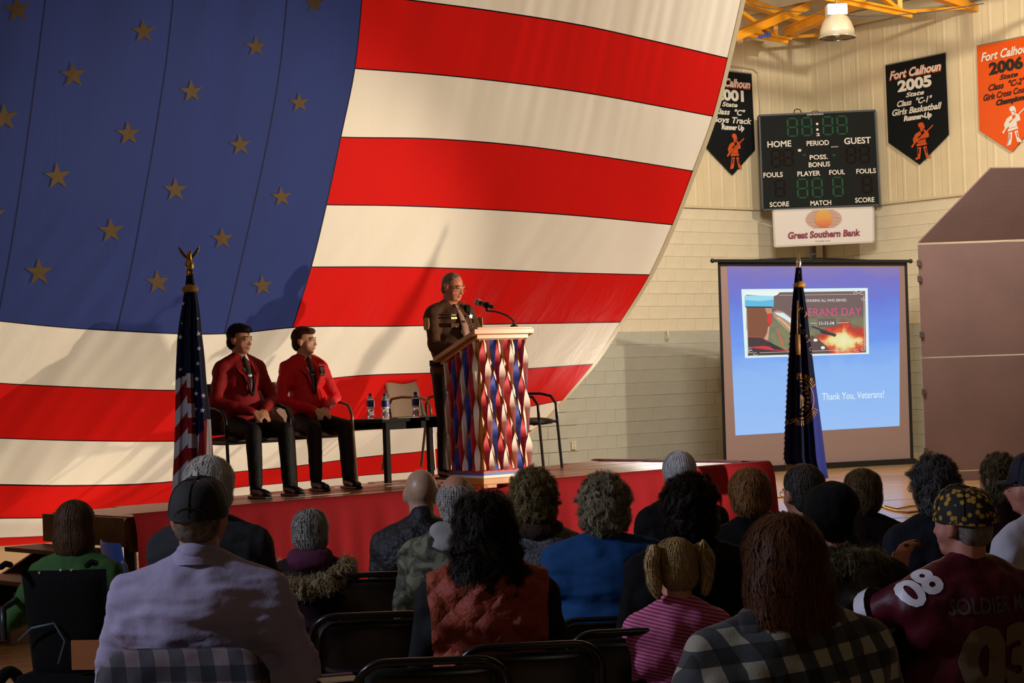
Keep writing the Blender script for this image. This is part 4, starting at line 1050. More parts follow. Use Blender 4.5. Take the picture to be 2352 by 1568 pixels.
for cx, cy, r in ((105, 410, 11), (90, 610, 15), (92, 805, 14), (198, 590, 16), (200, 680, 14), (195, 770, 14), (188, 862, 15), (183, 950, 15), (178, 1042, 13), (172, 1130, 12), (228, 962, 15), (222, 1050, 17), (194, 500, 7), (98, 528, 6)):
    X, Y = 380+cx/2.613, 540+cy/2.613; pts = []
    for x, y in starpts(X, Y, r/2.4, random.uniform(-10, 10), .4)+[(X, Y)]:
        xl, xr = usL(y), usR(y); q = min(.995, max(.005, (x-xl)/(xr-xl))); pts.append(PU(q, (y-ys0)/(ys1-ys0), .012))
    facing_poly(pts, 'star', stw, ucl)
# eagle finial
eg = MB(); E0 = Vector((0, 0, zt-.02))
eg.lathe([(.0, .0), (.018, .0), (.022, .02), (.014, .035), (.026, .055), (.03, .075), (.02, .095), (.0, .1)], 16, c=(0, 0, zt-.06))
eg.build('finial_ball', brass, usf, True)
eb = MB().cap((0, 0, zt+.04), (.005, -.01, zt+.085), .018, .013).cap((.005, -.01, zt+.09), (.018, -.025, zt+.098), .010, .003)
eb.build('eagle_body', brass, usf, True)
for s1 in (-1, 1):
    w_ = MB(); n_ = 7; v = []
    top = [(0, .05), (.022, .075), (.045, .105), (.066, .125), (.058, .10), (.05, .08), (.035, .06), (.02, .045), (0, .03)]
    P_ = [Vector((s1*(x*1.0+.006), .004, zt+z+.01)) for x, z in top]; Q_ = [p+Vector((0, .008, 0)) for p in P_]; n_ = len(P_)
    w_.add(P_+Q_, [tuple(range(n_)), tuple(range(2*n_-1, n_-1, -1))]+[(i, (i+1) % n_, n_+(i+1) % n_, n_+i) for i in range(n_)])
    w_.build('eagle_wing', brass, usf)
# second flag: dark blue organisation colours with gold emblem
rows2 = [(614, 1828, 1841), (650, 1824, 1844), (700, 1819, 1852), (767, 1815, 1860), (850, 1810, 1870), (950, 1805, 1883), (1020, 1802, 1892), (1060, 1803, 1897), (1098, 1830, 1903)]
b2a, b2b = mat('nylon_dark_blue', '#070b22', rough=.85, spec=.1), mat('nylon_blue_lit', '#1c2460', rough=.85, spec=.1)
def c2f(q, w): return 1 if (q > .78 and w > .55) or (.62 < q < .66 and w > .7) else 0  # lit folds painted on with the brighter blue
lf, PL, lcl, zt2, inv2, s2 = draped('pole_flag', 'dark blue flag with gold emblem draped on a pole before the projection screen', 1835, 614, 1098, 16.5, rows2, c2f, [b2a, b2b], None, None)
gld = mat('emblem_gold', '#7a5420', rough=.6); gdd = mat('emblem_dark_gold', '#4a3418', rough=.6)
l2 = pchip([r[0] for r in rows2], [r[1] for r in rows2]); r2 = pchip([r[0] for r in rows2], [r[2] for r in rows2])
def on2(x, y, off=.015):
    xl, xr = l2(y), r2(y); q = min(.995, max(.005, (x-xl)/(xr-xl))); return PL(q, (y-614)/(1098-614), off)
def fl2(pts, m, name, off=.015):
    P = [on2(x, y, off) for x, y in pts]; cx = sum(p[0] for p in pts)/len(pts); cy = sum(p[1] for p in pts)/len(pts)
    facing_poly(P+[on2(cx, cy, off)], name, m, lcl)
ECX, ECY = 1838, 918
for i in range(34):                                      # rays round the emblem
    a = math.radians(-100+i*6.2)
    r0, r1 = 38, 48
    if i % 2 == 0 or True:
        p = [(ECX+r0*.92*math.cos(a-.03), ECY+r0*1.25*math.sin(a-.03)), (ECX+r1*.92*math.cos(a-.02), ECY+r1*1.25*math.sin(a-.02)), (ECX+r1*.92*math.cos(a+.02), ECY+r1*1.25*math.sin(a+.02)), (ECX+r0*.92*math.cos(a+.03), ECY+r0*1.25*math.sin(a+.03))]
        if p[1][0] < r2(p[1][1])-1: fl2(p, gld, 'emblem_ray')
for rr, wd in ((33, 2.2), (25, 1.4)):
    for i in range(26):
        a0, a1 = math.radians(-95+i*7.3), math.radians(-95+(i+1)*7.3)
        fl2([(ECX+rr*.92*math.cos(a0), ECY+rr*1.25*math.sin(a0)), (ECX+(rr+wd)*.92*math.cos(a0), ECY+(rr+wd)*1.25*math.sin(a0)), (ECX+(rr+wd)*.92*math.cos(a1), ECY+(rr+wd)*1.25*math.sin(a1)), (ECX+rr*.92*math.cos(a1), ECY+rr*1.25*math.sin(a1))], gld, 'emblem_ring')
fl2([(1846, 888), (1858, 885), (1856, 900)], gld, 'emblem_star_point'); fl2([(1838, 905), (1850, 915), (1850, 928), (1838, 938)], gdd, 'emblem_disc')
for i in range(6):
    a = math.radians(-60+i*24); cx, cy = ECX+20*.92*math.cos(a), ECY+20*1.25*math.sin(a); fl2(circ(cx, cy, 4.5, 3, 8), gld, 'emblem_leaf')
fl2([(1806, 965), (1832, 958), (1832, 968), (1806, 976)], gdd, 'emblem_ribbon')
def ftext(s, pos, size, rot0, rstep):
    for ch, (x, y), r in zip(s, pos, rot0):
        if ch == ' ': continue
        v, f = mesh_text(ch, .01); P = []
        v = np.array(v); cx = (v[:, 0].min()+v[:, 0].max())/2
        for a, b, c in v:
            a = (a-cx)*size; b = b*size; ca, sa = math.cos(math.radians(r)), math.sin(math.radians(r))
            P.append(on2(x+a*ca+b*sa, y+a*sa-b*ca, .018))
        obj_from('lettering', P, f, gld, lcl)
ftext('RY', [(1838, 716), (1848, 728)], 18, [25, 35], 0)
ftext('FORT CA', [(1836, 752), (1842, 765), (1848, 776), (1853, 786), (0, 0), (1859, 803), (1863, 816)], 13, [30, 38, 48, 52, 0, 60, 65], 0)
ftext('MER', [(1836, 864), (1850, 868), (1862, 876)], 12, [5, 20, 35], 0)
for i in range(38):                                      # gold fringe down the left edge and hem
    if i < 26: x, y = l2(760+i*12)+1, 760+i*12; p0 = on2(x, y, .005); p1 = p0+Vector((-.012, 0, -.03))
    else: x = 1806+(i-26)*2.6; y = 1066; p0 = on2(max(x, l2(y)), y, .03); p1 = p0+Vector((0, 0, -.05))
    MB().tube([p0, p1], .004, 4).build('fringe', gld, lcl)
MB().tube([on2(1832, 690, .03), on2(1831, 740, .03), on2(1831, 768, .03)], .007, 6).build('gold_cord', gld, lf, True)
MB().lathe([(.0, 0), (.02, 0), (.022, -.10), (.018, -.17), (0, -.17)], 10, c=on2(1832, 768, .04)).build('tassel', gld, lf, True)
MB().lathe([(.0, .0), (.018, .0), (.018, .02), (.010, .03), (.010, .05), (.024, .08), (.020, .11), (.006, .16), (0, .165)], 14, c=(0, 0, zt2-.05)).build('spear_finial', mat('finial_nickel', '#c8c2a8', rough=.25, metal=.9), lf, True)
# cables on the gym floor
yc = mat('cable_yellow', '#c79a1e', rough=.5)
tag(MB().tube([atz(x, y, .012) for x, y in ((1985, 1157), (2010, 1156), (2035, 1166), (2055, 1172), (2085, 1176), (2120, 1172), (2160, 1150))], .012, 6).build('extension_cord', yc, None, True), 'yellow cord snaking over the floor behind the heads on the right', 'cord', 'yellow cords')
tag(MB().tube([atz(x, y, .012) for x, y in ((2120, 1160), (2090, 1162), (2060, 1168), (2035, 1162), (2010, 1166), (1960, 1175))], .010, 6).build('extension_cord', yc, None, True), 'second yellow cord crossing the first on the gym floor', 'cord', 'yellow cords')
tag(MB().tube([atz(x, y, .012) for x, y in ((1740, 1135), (1770, 1143), (1800, 1141))], .010, 6).build('extension_cord', yc, None, True), 'short stretch of yellow cord between two heads near the stage corner', 'cord', 'yellow cords')
# ================================================================ people
PEND = []
def wpt(M, p): return M @ Vector(p)
def hand_prims(mb, wrist, d, n, side, k, curl=35, spread=.15, thumb=1):
    """palm and five fingers; d along the hand, n out of the back of the hand, side = towards the thumb"""
    d = Vector(d).normalized(); n = (Vector(n)-d*Vector(n).dot(d)).normalized(); s = d.cross(n)*(1 if side > 0 else -1)
    w = Vector(wrist)
    for t in (-.022, -.007, .008, .022): mb.cap(w+s*t*.6*k+d*.01*k, w+d*.085*k+s*t*k, .016*k, .0125*k, n=8)
    L = [.034, .046, .042, .037]; off = [-.031, -.0105, .0105, .030]
    order = list(range(4)) if True else []
    for i in order:
        p = w+d*(.088 if i in (1, 2) else .082)*k+s*off[i]*k*(1); a = 0; dd = d+s*off[i]*spread*4
        dd.normalize(); ln = [L[i], L[i]*.68, L[i]*.55]
        for j in range(3):
            a += curl*(1 if j else .6); ca, sa = math.cos(math.radians(a)), math.sin(math.radians(a))
            q = p+(dd*ca-n*sa)*ln[j]*k; mb.cap(p, q, (.0088-.0008*j)*k, (.0082-.0009*j)*k, n=8); p = q
    p = w+s*.028*k+d*.02*k
    for j, (l, a) in enumerate(((.04, 42), (.032, 25), (.024, 8))):
        dd = (d*math.cos(math.radians(a))+s*math.sin(math.radians(a))-n*.35).normalized(); q = p+dd*l*k; mb.cap(p, q, (.0125-.0015*j)*k, (.011-.0015*j)*k, n=8); p = q
def head_prims(mb, H, k, ears=True, jaw=1.0):
    e = lambda c, r: mb.ell(Vector(c)*1, r, H, 20, 14)
    def E(c, r): mb.ell([q*k for q in c], [q*k for q in r], H, 18, 12)
    E((0, -.012, .022), (.0785, .096, .094)); E((0, .028, -.02), (.066*jaw, .068, .085)); E((0, .036, -.078), (.050*jaw, .050, .044)); E((0, .066, -.098), (.024, .020, .018))
    for s in (-1, 1):
        E((s*.045*jaw, .045, -.035), (.024, .026, .030))
        if ears:
            E((s*.081, -.008, -.015), (.010, .021, .034)); E((s*.086, -.017, -.004), (.007, .015, .022)); E((s*.078, -.002, -.038), (.008, .011, .012))
        E((s*.032, .083, .014), (.022, .012, .007))
    mb.cap(H @ Vector((0, .088*k, .002*k)), H @ Vector((0, .107*k, -.034*k)), .008*k, .0135*k, n=10)
    for s in (-1, 1): E((s*.011, .098, -.038), (.008, .010, .008))
    E((0, .088, -.062), (.023, .014, .006)); E((0, .087, -.071), (.020, .013, .0065))
def eyes(H, k, parent, col='#3a4a58', brow=None, size=1):
    wm_ = mat('eye_white', '#d8d4cc', rough=.2)
    for s in (-1, 1):
        c = H @ Vector((s*.031*k, .0795*k, -.004*k))
        MB().ell(c, (.0125*k, .0125*k, .0105*k)).build('eye', wm_, parent, True)
        q = H @ Vector((s*.031*k, .0905*k, -.004*k)); MB().ell(q, (.0055*k, .003*k, .0055*k)).build('iris', mat('iris', '#2a2420', rough=.2), parent, True)
        if brow:
            P = [H @ Vector((s*x*k, y*k, z*k)) for x, y, z in ((.014, .095, .020), (.030, .094, .027), (.046, .084, .022))]
            MB().tube(P, [.003*k, .0042*k, .002*k], 6).build('eyebrow', brow, parent, True)
        P = [H @ Vector((s*x*k, y*k, z*k)) for x, y, z in ((.017, .090, .002), (.031, .095, .007), (.045, .086, .002))]
        MB().tube(P, .0022*k, 6).build('eyelid', brow or wm_, parent, True) if brow else None
    P = [H @ Vector((x*k, y*k, z*k)) for x, y, z in ((-.021, .094, -.067), (-.008, .102, -.0655), (.008, .102, -.0655), (.021, .094, -.067))]
    MB().tube(P, .0016*k, 6).build('mouth_line', mat('mouth_line', '#5a2620', rough=.6), parent, True)
def pend(name, mb, vox, m, parent, sm=4, amp=0, fs=14, keep=None, post=None, stretch=(1, 1, 1), matfn=None, mats=None):
    o = mb.build(name, m, parent, True)
    if mats:
        for x in mats: o.data.materials.append(x)
    r = o.modifiers.new('r', 'REMESH'); r.mode = 'VOXEL'; r.voxel_size = vox; r.use_smooth_shade = True
    s = o.modifiers.new('s', 'SMOOTH'); s.factor = .5; s.iterations = sm
    PEND.append((o, amp, fs, keep, post, stretch, matfn)); return o
def flush():
    dg = bpy.context.evaluated_depsgraph_get()
    done = []
    for o, amp, fs, keep, post, st, mf in PEND:
        me = bpy.data.meshes.new_from_object(o.evaluated_get(dg)); done.append(me)
    for (o, amp, fs, keep, post, st, mf), me in zip(PEND, done):
        o.modifiers.clear(); ml = [x for x in o.data.materials]; old = o.data; o.data = me
        me.materials.clear()
        for x in ml: me.materials.append(x)
        n = len(me.vertices); co = np.empty(n*3); me.vertices.foreach_get('co', co); co = co.reshape(-1, 3)
        if amp:
            no = np.empty(n*3); me.vertices.foreach_get('normal', no); no = no.reshape(-1, 3)
            h = sum(ord(q) for q in o.name)*7 % 97
            dv = np.array([noise.noise(Vector((c[0]*fs*st[0]+h, c[1]*fs*st[1], c[2]*fs*st[2]))) + .5*noise.noise(Vector((c[0]*fs*2.3*st[0], c[1]*fs*2.3*st[1]+h, c[2]*fs*2.3*st[2]))) for c in co])
            dv = np.where(dv > 0, dv, dv*.6) if amp < .02 else dv
            co = co+no*(dv*amp)[:, None]; me.vertices.foreach_set('co', co.ravel())
        if keep:
            bm = bmesh.new(); bm.from_mesh(me); dl = [v for v in bm.verts if not keep(v.co)]; bmesh.ops.delete(bm, geom=dl, context='VERTS')
            bd = [v for v in bm.verts if v.is_boundary]
            for _ in range(6):
                new = {}
                for v in bd:
                    ns = [e.other_vert(v).co for e in v.link_edges if e.is_boundary]
                    if len(ns) == 2: new[v] = v.co*.4+(ns[0]+ns[1])*.3
                for v, c_ in new.items(): v.co = c_
            bm.to_mesh(me); bm.free()
        me.polygons.foreach_set('use_smooth', [True]*len(me.polygons))
        if mf:
            ct = np.empty(len(me.polygons)*3); me.polygons.foreach_get('center', ct); me.polygons.foreach_set('material_index', [mf(Vector(c)) for c in ct.reshape(-1, 3)])
        me.update()
        if post: post(o)
    PEND.clear()
def hair_mat(name, c1, c2, rough=.5):
    if name in MATS: return MATS[name]
    M = mat(name, c1, rough=rough+.08, spec=.2); G_ = NG(M)
    a = G_.N.new('ShaderNodeAttribute'); a.attribute_name = 'tint'
    G_.color(G_.mix(a.outputs['Fac'], c1, c2)); return M
def strands(o, m, count, length, curl, width=.0022, seed=1, droop=1.0, lift=.003, seg=5, hc=None):
    """thin ribbons of hair that run down over the shell mesh; added as stuff under the hair"""
    rnd = random.Random(seed); me = o.data; n = len(me.vertices)
    if n == 0: return
    kd = KDTree(n)
    for v in me.vertices: kd.insert(v.co, v.index)
    kd.balance(); FQ = 20.0; FO = Vector((seed*3.1, 0, seed)); V = me.vertices; verts = []; faces = []; tint = []
    for s in range(count):
        v0 = V[rnd.randrange(n)]; p = v0.co.copy(); nn = v0.normal.copy(); t0 = max(0, min(1, .5+.55*noise.noise(v0.co*55+FO)+rnd.gauss(0, .2))); L = length*(.5+rnd.random())/seg
        sw = Vector((rnd.gauss(0, 1), rnd.gauss(0, 1), rnd.gauss(0, 1))); k0 = len(verts); ph = rnd.random()*6
        crl = curl*(.6+.8*rnd.random()); lf = lift*(.3+1.6*rnd.random())
        for j in range(seg+1):
            co, idx, dist = kd.find(p); nn = V[idx].normal
            dn = Vector((0, 0, -droop)); t = dn-nn*dn.dot(nn)
            if t.length < .1: t = Vector((nn.x, nn.y-.3, -.1))-nn*.2
            t.normalize(); sd = nn.cross(t)
            # neighbouring strands follow one smooth field, so they lie together in locks
            an = (noise.noise(co*FQ+FO)*2.6*curl + noise.noise(co*FQ*2.7+FO)*1.5*curl + rnd.gauss(0, .10+.10*curl))*2.0
            up = noise.noise(co*FQ*1.6-FO)
            t = (t*math.cos(an)+sd*math.sin(an)+nn*(crl*.55*(up+.25*rnd.gauss(0, 1)))).normalized()
            q = co+nn*(lf*(.5+j*.22)) if crl < .7 else co.lerp(p, .6)+nn*lf*.4
            w = width*(1-.6*j/seg)
            verts += [q-sd*w, q+sd*w]; p = q+t*L
            tint += [t0, t0]
        for j in range(seg): a = k0+2*j; faces.append((a, a+1, a+3, a+2))
    h = obj_from('hair_strands', verts, faces, m, o, True); h['kind'] = 'stuff'
    at_ = h.data.attributes.new('tint', 'FLOAT', 'POINT'); at_.data.foreach_set('value', tint)
    a2 = me.attributes.new('tint', 'FLOAT', 'POINT'); a2.data.foreach_set('value', [max(0, min(1, .30+.5*noise.noise(v.co*70))) for v in V])
skinA = mat('skin_light', '#b98468', rough=.55, noise_s=12, noise_a=.05); skinB = mat('skin_tan', '#a8745a', rough=.55, noise_s=12, noise_a=.05)
def person(label, base, yaw, k=1.0, wide=1.0, fat=1.0, seated=True, sitz=.45, skin=None, top=None, pants=None, shoe=None, hair=None, head=(0, 0, 0), pose=None,
           vox=.0105, amp=.006, sleeves=True, face=False, group=None, jaw=1.0, topname='jacket', collar=None, topfs=14, topst=(1, 1, 1), lean=0.0, hunch=.0, armk=1.0, headfwd=0.0, shoulders=1.0):
    """continuous body with clothing and hair as children; faces local +Y; base = point under the hips"""
    S = lambda x, y, z: Vector((x*k, y*k, z*k))
    hip = sitz/k+.09 if seated else .93
    J = dict(hip=S(0, 0, hip), waist=S(0, .01+lean*.2, hip+.18), chest=S(0, lean*.55, hip+.37), shc=S(0, -.01+lean, hip+.50), neck=S(0, .005+lean+hunch*.5, hip+.56), head=S(0, .02+lean+hunch+headfwd, hip+.70))
    sx = .165*wide*shoulders
    for s, n in ((-1, 'L'), (1, 'R')):
        J['sh'+n] = S(s*sx, -.005+lean, hip+(.462 if seated else .475))
        if seated:
            J['el'+n] = S(s*(sx+.045*wide), .04+lean*.8, hip+.21); J['wr'+n] = S(s*.10, .26, hip+.12); J['hd'+n] = (Vector((-s*.35, .9, -.2)), Vector((0, .2, 1)))
            J['hp'+n] = S(s*.09, .0, hip-.01); J['kn'+n] = S(s*.13, .43, hip-.01); J['an'+n] = S(s*.13, .46, .09)
        else:
            J['el'+n] = S(s*(sx+.05), -.0, hip+.20); J['wr'+n] = S(s*(sx+.04), .10, hip-.03); J['hd'+n] = (Vector((0, .2, -1)), Vector((s, 0, 0)))
            J['hp'+n] = S(s*.09, 0, hip-.04); J['kn'+n] = S(s*.11, .02, .50); J['an'+n] = S(s*.12, -.01, .10)
    if pose:
        for a, b in pose.items(): J[a] = b if a.startswith('hd') or a == 'curl' else Vector(b)*k
    H = Matrix.Translation(J['head']) @ Matrix.Rotation(math.radians(head[0]), 4, 'Z') @ Matrix.Rotation(math.radians(head[1]), 4, 'X') @ Matrix.Rotation(math.radians(head[2]), 4, 'Y')
    def torso(mb, g):
        e = lambda c, r: mb.ell(c, [(x+g/k)*k for x in r], None, 20, 12)
        w = wide
        e(J['hip'], (.165*w, .125*fat, .12)); e(J['waist']+S(0, .015*fat, 0), (.150*w*fat**.5, .120*fat, .16)); e(J['chest'], (.165*w, .118*fat**.6, .18)); e(J['shc']+S(0, 0, -.03), (.13*w, .085, .07))
        mb.cap(J['shL'], J['shR'], .058*k+g, .058*k+g, n=14)
        mb.cap(J['shL']+S(.04, -.03, -.10), J['shR']+S(-.04, -.03, -.10), .07*k+g, .07*k+g, n=14)
        for n_, s_ in (('L', -1), ('R', 1)):
            mb.cap(J['neck']+S(s_*.012, -.012, -.022), J['sh'+n_]+S(0, 0, .004), .058*k+g, .055*k+g)
            mb.cap(J['neck']+S(s_*.04, -.03, -.10), J['sh'+n_]+S(0, -.01, -.03), .09*k*wide**.3+g, .062*k+g)
    def arms(mb, g, upto=1):
        for n in 'LR':
            mb.cap(J['sh'+n], J['el'+n], (.052*k*(1+(armk-1)*.3)+g), (.042*k*armk+g)); 
            if upto: mb.cap(J['el'+n], J['wr'+n].lerp(J['el'+n], .03), (.040*k*armk+g), (.028*k+g*.9))
    def legs(mb, g):
        for n in 'LR':
            mb.cap(J['hp'+n], J['kn'+n], .085*k*fat**.4+g, .056*k+g, n=14); mb.cap(J['kn'+n], J['an'+n]+S(0, 0, .02), .056*k+g, .040*k+g*1.2, n=14)
    sk = skin or skinA
    b = MB(); head_prims(b, H, k, True, jaw); b.cap(J['neck']+S(0, 0, -.05), H @ Vector((0, -.02*k, -.06*k)), .058*k*jaw, .054*k*jaw, n=16)
    torso(b, -.006); arms(b, -.003); legs(b, -.006)
    for n, s in (('L', -1), ('R', 1)):
        d, nn = J['hd'+n]; hand_prims(b, J['wr'+n], d, nn, s, k, J.get('curl', 30))
        b.cap(J['an'+n], J['an'+n]+S(0, .09, -.05), .026*k, .018*k)
    body = pend('person', b, vox, sk, None, sm=3)
    body.location = base; body.rotation_euler = (0, 0, yaw); tag(body, label, 'person', group)
    if face: eyes(H, k, body, brow=face if not isinstance(face, bool) else mat('brow_brown', '#3a2618', rough=.8))
    P_ = mat('trousers_black', '#0d0c0e', rough=.75) if pants is None else pants
    tr = MB(); legs(tr, .012); tr.ell(J['hip'], (.172*wide*k, .132*fat*k, .125*k), None, 18, 12); pend('trousers', tr, max(vox, .012), P_, body, sm=3, amp=.004)
    t = MB(); torso(t, .014); arms(t, .012, 1 if sleeves else 0)
    if collar is not None:
        t.cap(J['neck']+S(0, -.022, -.02), J['neck']+S(0, -.028, collar), .066*k, .062*k)
    tp = pend(topname, t, max(vox, .0115), top or mat('cloth_dark', '#14141a', rough=.8), body, sm=7, amp=amp, fs=topfs, stretch=topst,
         keep=lambda c: (c.z > J['hip'].z-.10*k))
    SH_ = shoe or mat('shoe_black', '#0b0a0a', rough=.3)
    for n in 'LR':
        a = J['an'+n]; sh = MB()
        sh.cap(a+S(0, -.02, -.035), a+S(0, .13, -.048), .042*k, .036*k, n=14); sh.ell(a+S(0, .14, -.052), (.045*k, .06*k, .032*k)); sh.ell(a+S(0, -.02, -.01), (.043*k, .045*k, .05*k))
        zb = a.z-.09*k
        pend('shoe', sh, .010, SH_, body, sm=2, keep=lambda c, zb=zb: c.z > zb)
        MB().box(a+S(0, .055, -.078), (.075*k, .27*k, .022*k), bev=.008*k).build('sole', SH_, body) if seated or True else None
    ret = dict(body=body, J=J, H=H, k=k, top=tp, torso=torso)
    if hair: make_hair(ret, **hair)
    return ret
def make_hair(p, style='short', c=('#2a1a10', '#4a3020'), n=None, seed=1, vol=1.0, name=None):
    H, k, body = p['H'], p['k'], p['body']; m_ = hair_mat('hair_'+c[0][1:]+c[1][1:], c[0], c[1]); Hi = H.inverted()
    h = MB()
    def E(cc, r): h.ell([q*k for q in cc], [q*k for q in r], H, 20, 14)
    v = vol
    par = {}
    if style == 'short':
        E((0, -.020, .034), (.083*v, .098*v, .092*v)); E((0, -.052, -.025), (.072*v, .058*v, .070))
        keep = lambda co: (lambda q: q.y < .052+.6*(q.z-.07) if q.z > .02 else q.y < .012-(.02-q.z)*.55)(Hi @ co/1 if k == 1 else (Hi @ co)/k)
        par = dict(count=2600, length=.035, curl=.15, lift=.002); amp, vx = .003, .010
    elif style == 'crop':        # close cropped
        E((0, -.016, .028), (.0785*v, .0975*v, .0925*v)); E((0, -.048, -.025), (.070, .056, .066))
        keep = lambda co: (lambda q: q.y < .040+.55*(q.z-.07) and not (q.y > .012 and q.z < .05) and q.z > -.075)((Hi @ co)/k)
        par = dict(count=3200, length=.010, curl=.3, lift=.001, width=.0012); amp, vx = .001, .009
    elif style == 'boy':
        E((0, -.018, .040), (.086*v, .103*v, .092*v)); E((0, -.052, -.02), (.076*v, .060*v, .075)); E((0, .05, .085), (.060, .050, .028))
        keep = lambda co: (lambda q: (q.z > .052 or q.y < .010) and q.z > -.085)((Hi @ co)/k)
        par = dict(count=3000, length=.06, curl=.22, lift=.003); amp, vx = .004, .009
    elif style == 'bob':
        E((0, -.018, .022), (.096*v, .108*v, .104*v)); E((0, -.030, -.06), (.104*v, .095*v, .10)); E((0, -.035, -.11), (.095*v, .08*v, .06))
        keep = lambda co: (lambda q: q.y < .045 and q.z > -.155)((Hi @ co)/k)
        par = dict(count=3400, length=.13, curl=.06, lift=.003); amp, vx = .003, .011
    elif style == 'shortbob':
        E((0, -.020, .026), (.100*v, .112*v, .104*v)); E((0, -.042, -.035), (.096*v, .082*v, .085))
        keep = lambda co: (lambda q: q.y < .045 and q.z > -.125)((Hi @ co)/k)
        par = dict(count=3400, length=.09, curl=.18, lift=.005); amp, vx = .006, .011
    elif style == 'curly':
        E((0, -.022, .032), (.104*v, .112*v, .106*v)); E((0, -.045, -.045), (.100*v, .085*v, .085))
        keep = lambda co: (lambda q: q.y < .055)((Hi @ co)/k)
        par = dict(count=5200, length=.06, curl=1.0, lift=.010, width=.0020); amp, vx = .016, .011
    elif style == 'longcurly':
        E((0, -.022, .030), (.100*v, .112*v, .106*v)); E((0, -.05, -.06), (.115*v, .09*v, .10)); E((0, -.07, -.16), (.130*v, .07*v, .11)); E((.03, -.075, -.23), (.10*v, .055*v, .07))
        keep = lambda co: (lambda q: q.y < .04)((Hi @ co)/k)
        par = dict(count=6500, length=.10, curl=.75, lift=.010, width=.0022); amp, vx = .018, .012
    elif style == 'long':
        E((0, -.022, .028), (.098*v, .112*v, .106*v)); E((0, -.045, -.06), (.110*v, .09*v, .11)); E((0, -.06, -.15), (.115*v, .07*v, .10))
        keep = lambda co: (lambda q: q.y < .04)((Hi @ co)/k)
        par = dict(count=4500, length=.17, curl=.16, lift=.006, width=.0022); amp, vx = .010, .012
    elif style == 'balding':
        E((0, -.020, .010), (.084*v, .098*v, .082*v)); E((0, -.052, -.035), (.074, .058, .066))
        keep = lambda co: (lambda q: q.z < .060-.2*q.y and q.y < .03 and q.z > -.10)((Hi @ co)/k)
        par = dict(count=2600, length=.045, curl=.35, lift=.004); amp, vx = .004, .010
    elif style == 'fringe':      # shaved sides only
        E((0, -.016, .0), (.0785, .096, .075)); E((0, -.048, -.03), (.0705, .055, .060))
        keep = lambda co: (lambda q: q.z < .03 and q.y < .02 and q.z > -.08)((Hi @ co)/k)
        par = dict(count=2200, length=.009, curl=.4, lift=.001, width=.0011); amp, vx = .001, .009
    elif style == 'pigtails':
        E((0, -.014, .030), (.083*v, .100*v, .094*v)); E((0, -.045, -.025), (.076*v, .058*v, .07))
        keep = lambda co: (lambda q: q.y < .05+.5*(q.z-.07) if q.z > .02 else q.y < .012)((Hi @ co)/k)
        par = dict(count=2600, length=.08, curl=.10, lift=.002); amp, vx = .002, .010
        for s in (-1, 1):
            g_ = MB(); Q = [H @ Vector((s*x*k, y*k, z*k)) for x, y, z in ((.070, -.035, .062), (.100, -.05, .085), (.118, -.055, .03), (.112, -.05, -.05), (.10, -.045, -.115))]
            g_.tube(Q, [.016*k, .027*k, .030*k, .024*k, .008*k], 12)
            pend('pigtail', g_, .009, m_, body, sm=2, amp=.004, post=lambda o, s=s: strands(o, m_, 900, .12*k, .15, .0020, 5+s, lift=.003))
            MB().tube([H @ Vector((s*.078*k+.018*k*math.cos(a)*.3, -.035*k+.018*k*math.cos(a), .068*k+.018*k*math.sin(a))) for a in np.linspace(0, 2*math.pi, 13)[:-1]], .004*k, 6, closed=True).build('hair_tie', mat('hair_tie_pink', '#b04070', rough=.6), body, True)
    if n: par['count'] = n
    par['length'] *= k; D_ = max(4.5, body.location.y); par['count'] = int(par['count']*3.4*min(1.35, (7.0/D_)**1.2)); par['width'] = par.get('width', .0022)*.36; par['seg'] = 4
    pend(name or 'hair', h, vx, m_, body, sm=2, amp=amp, fs=38, keep=keep, post=lambda o: strands(o, m_, seed=seed, **par))
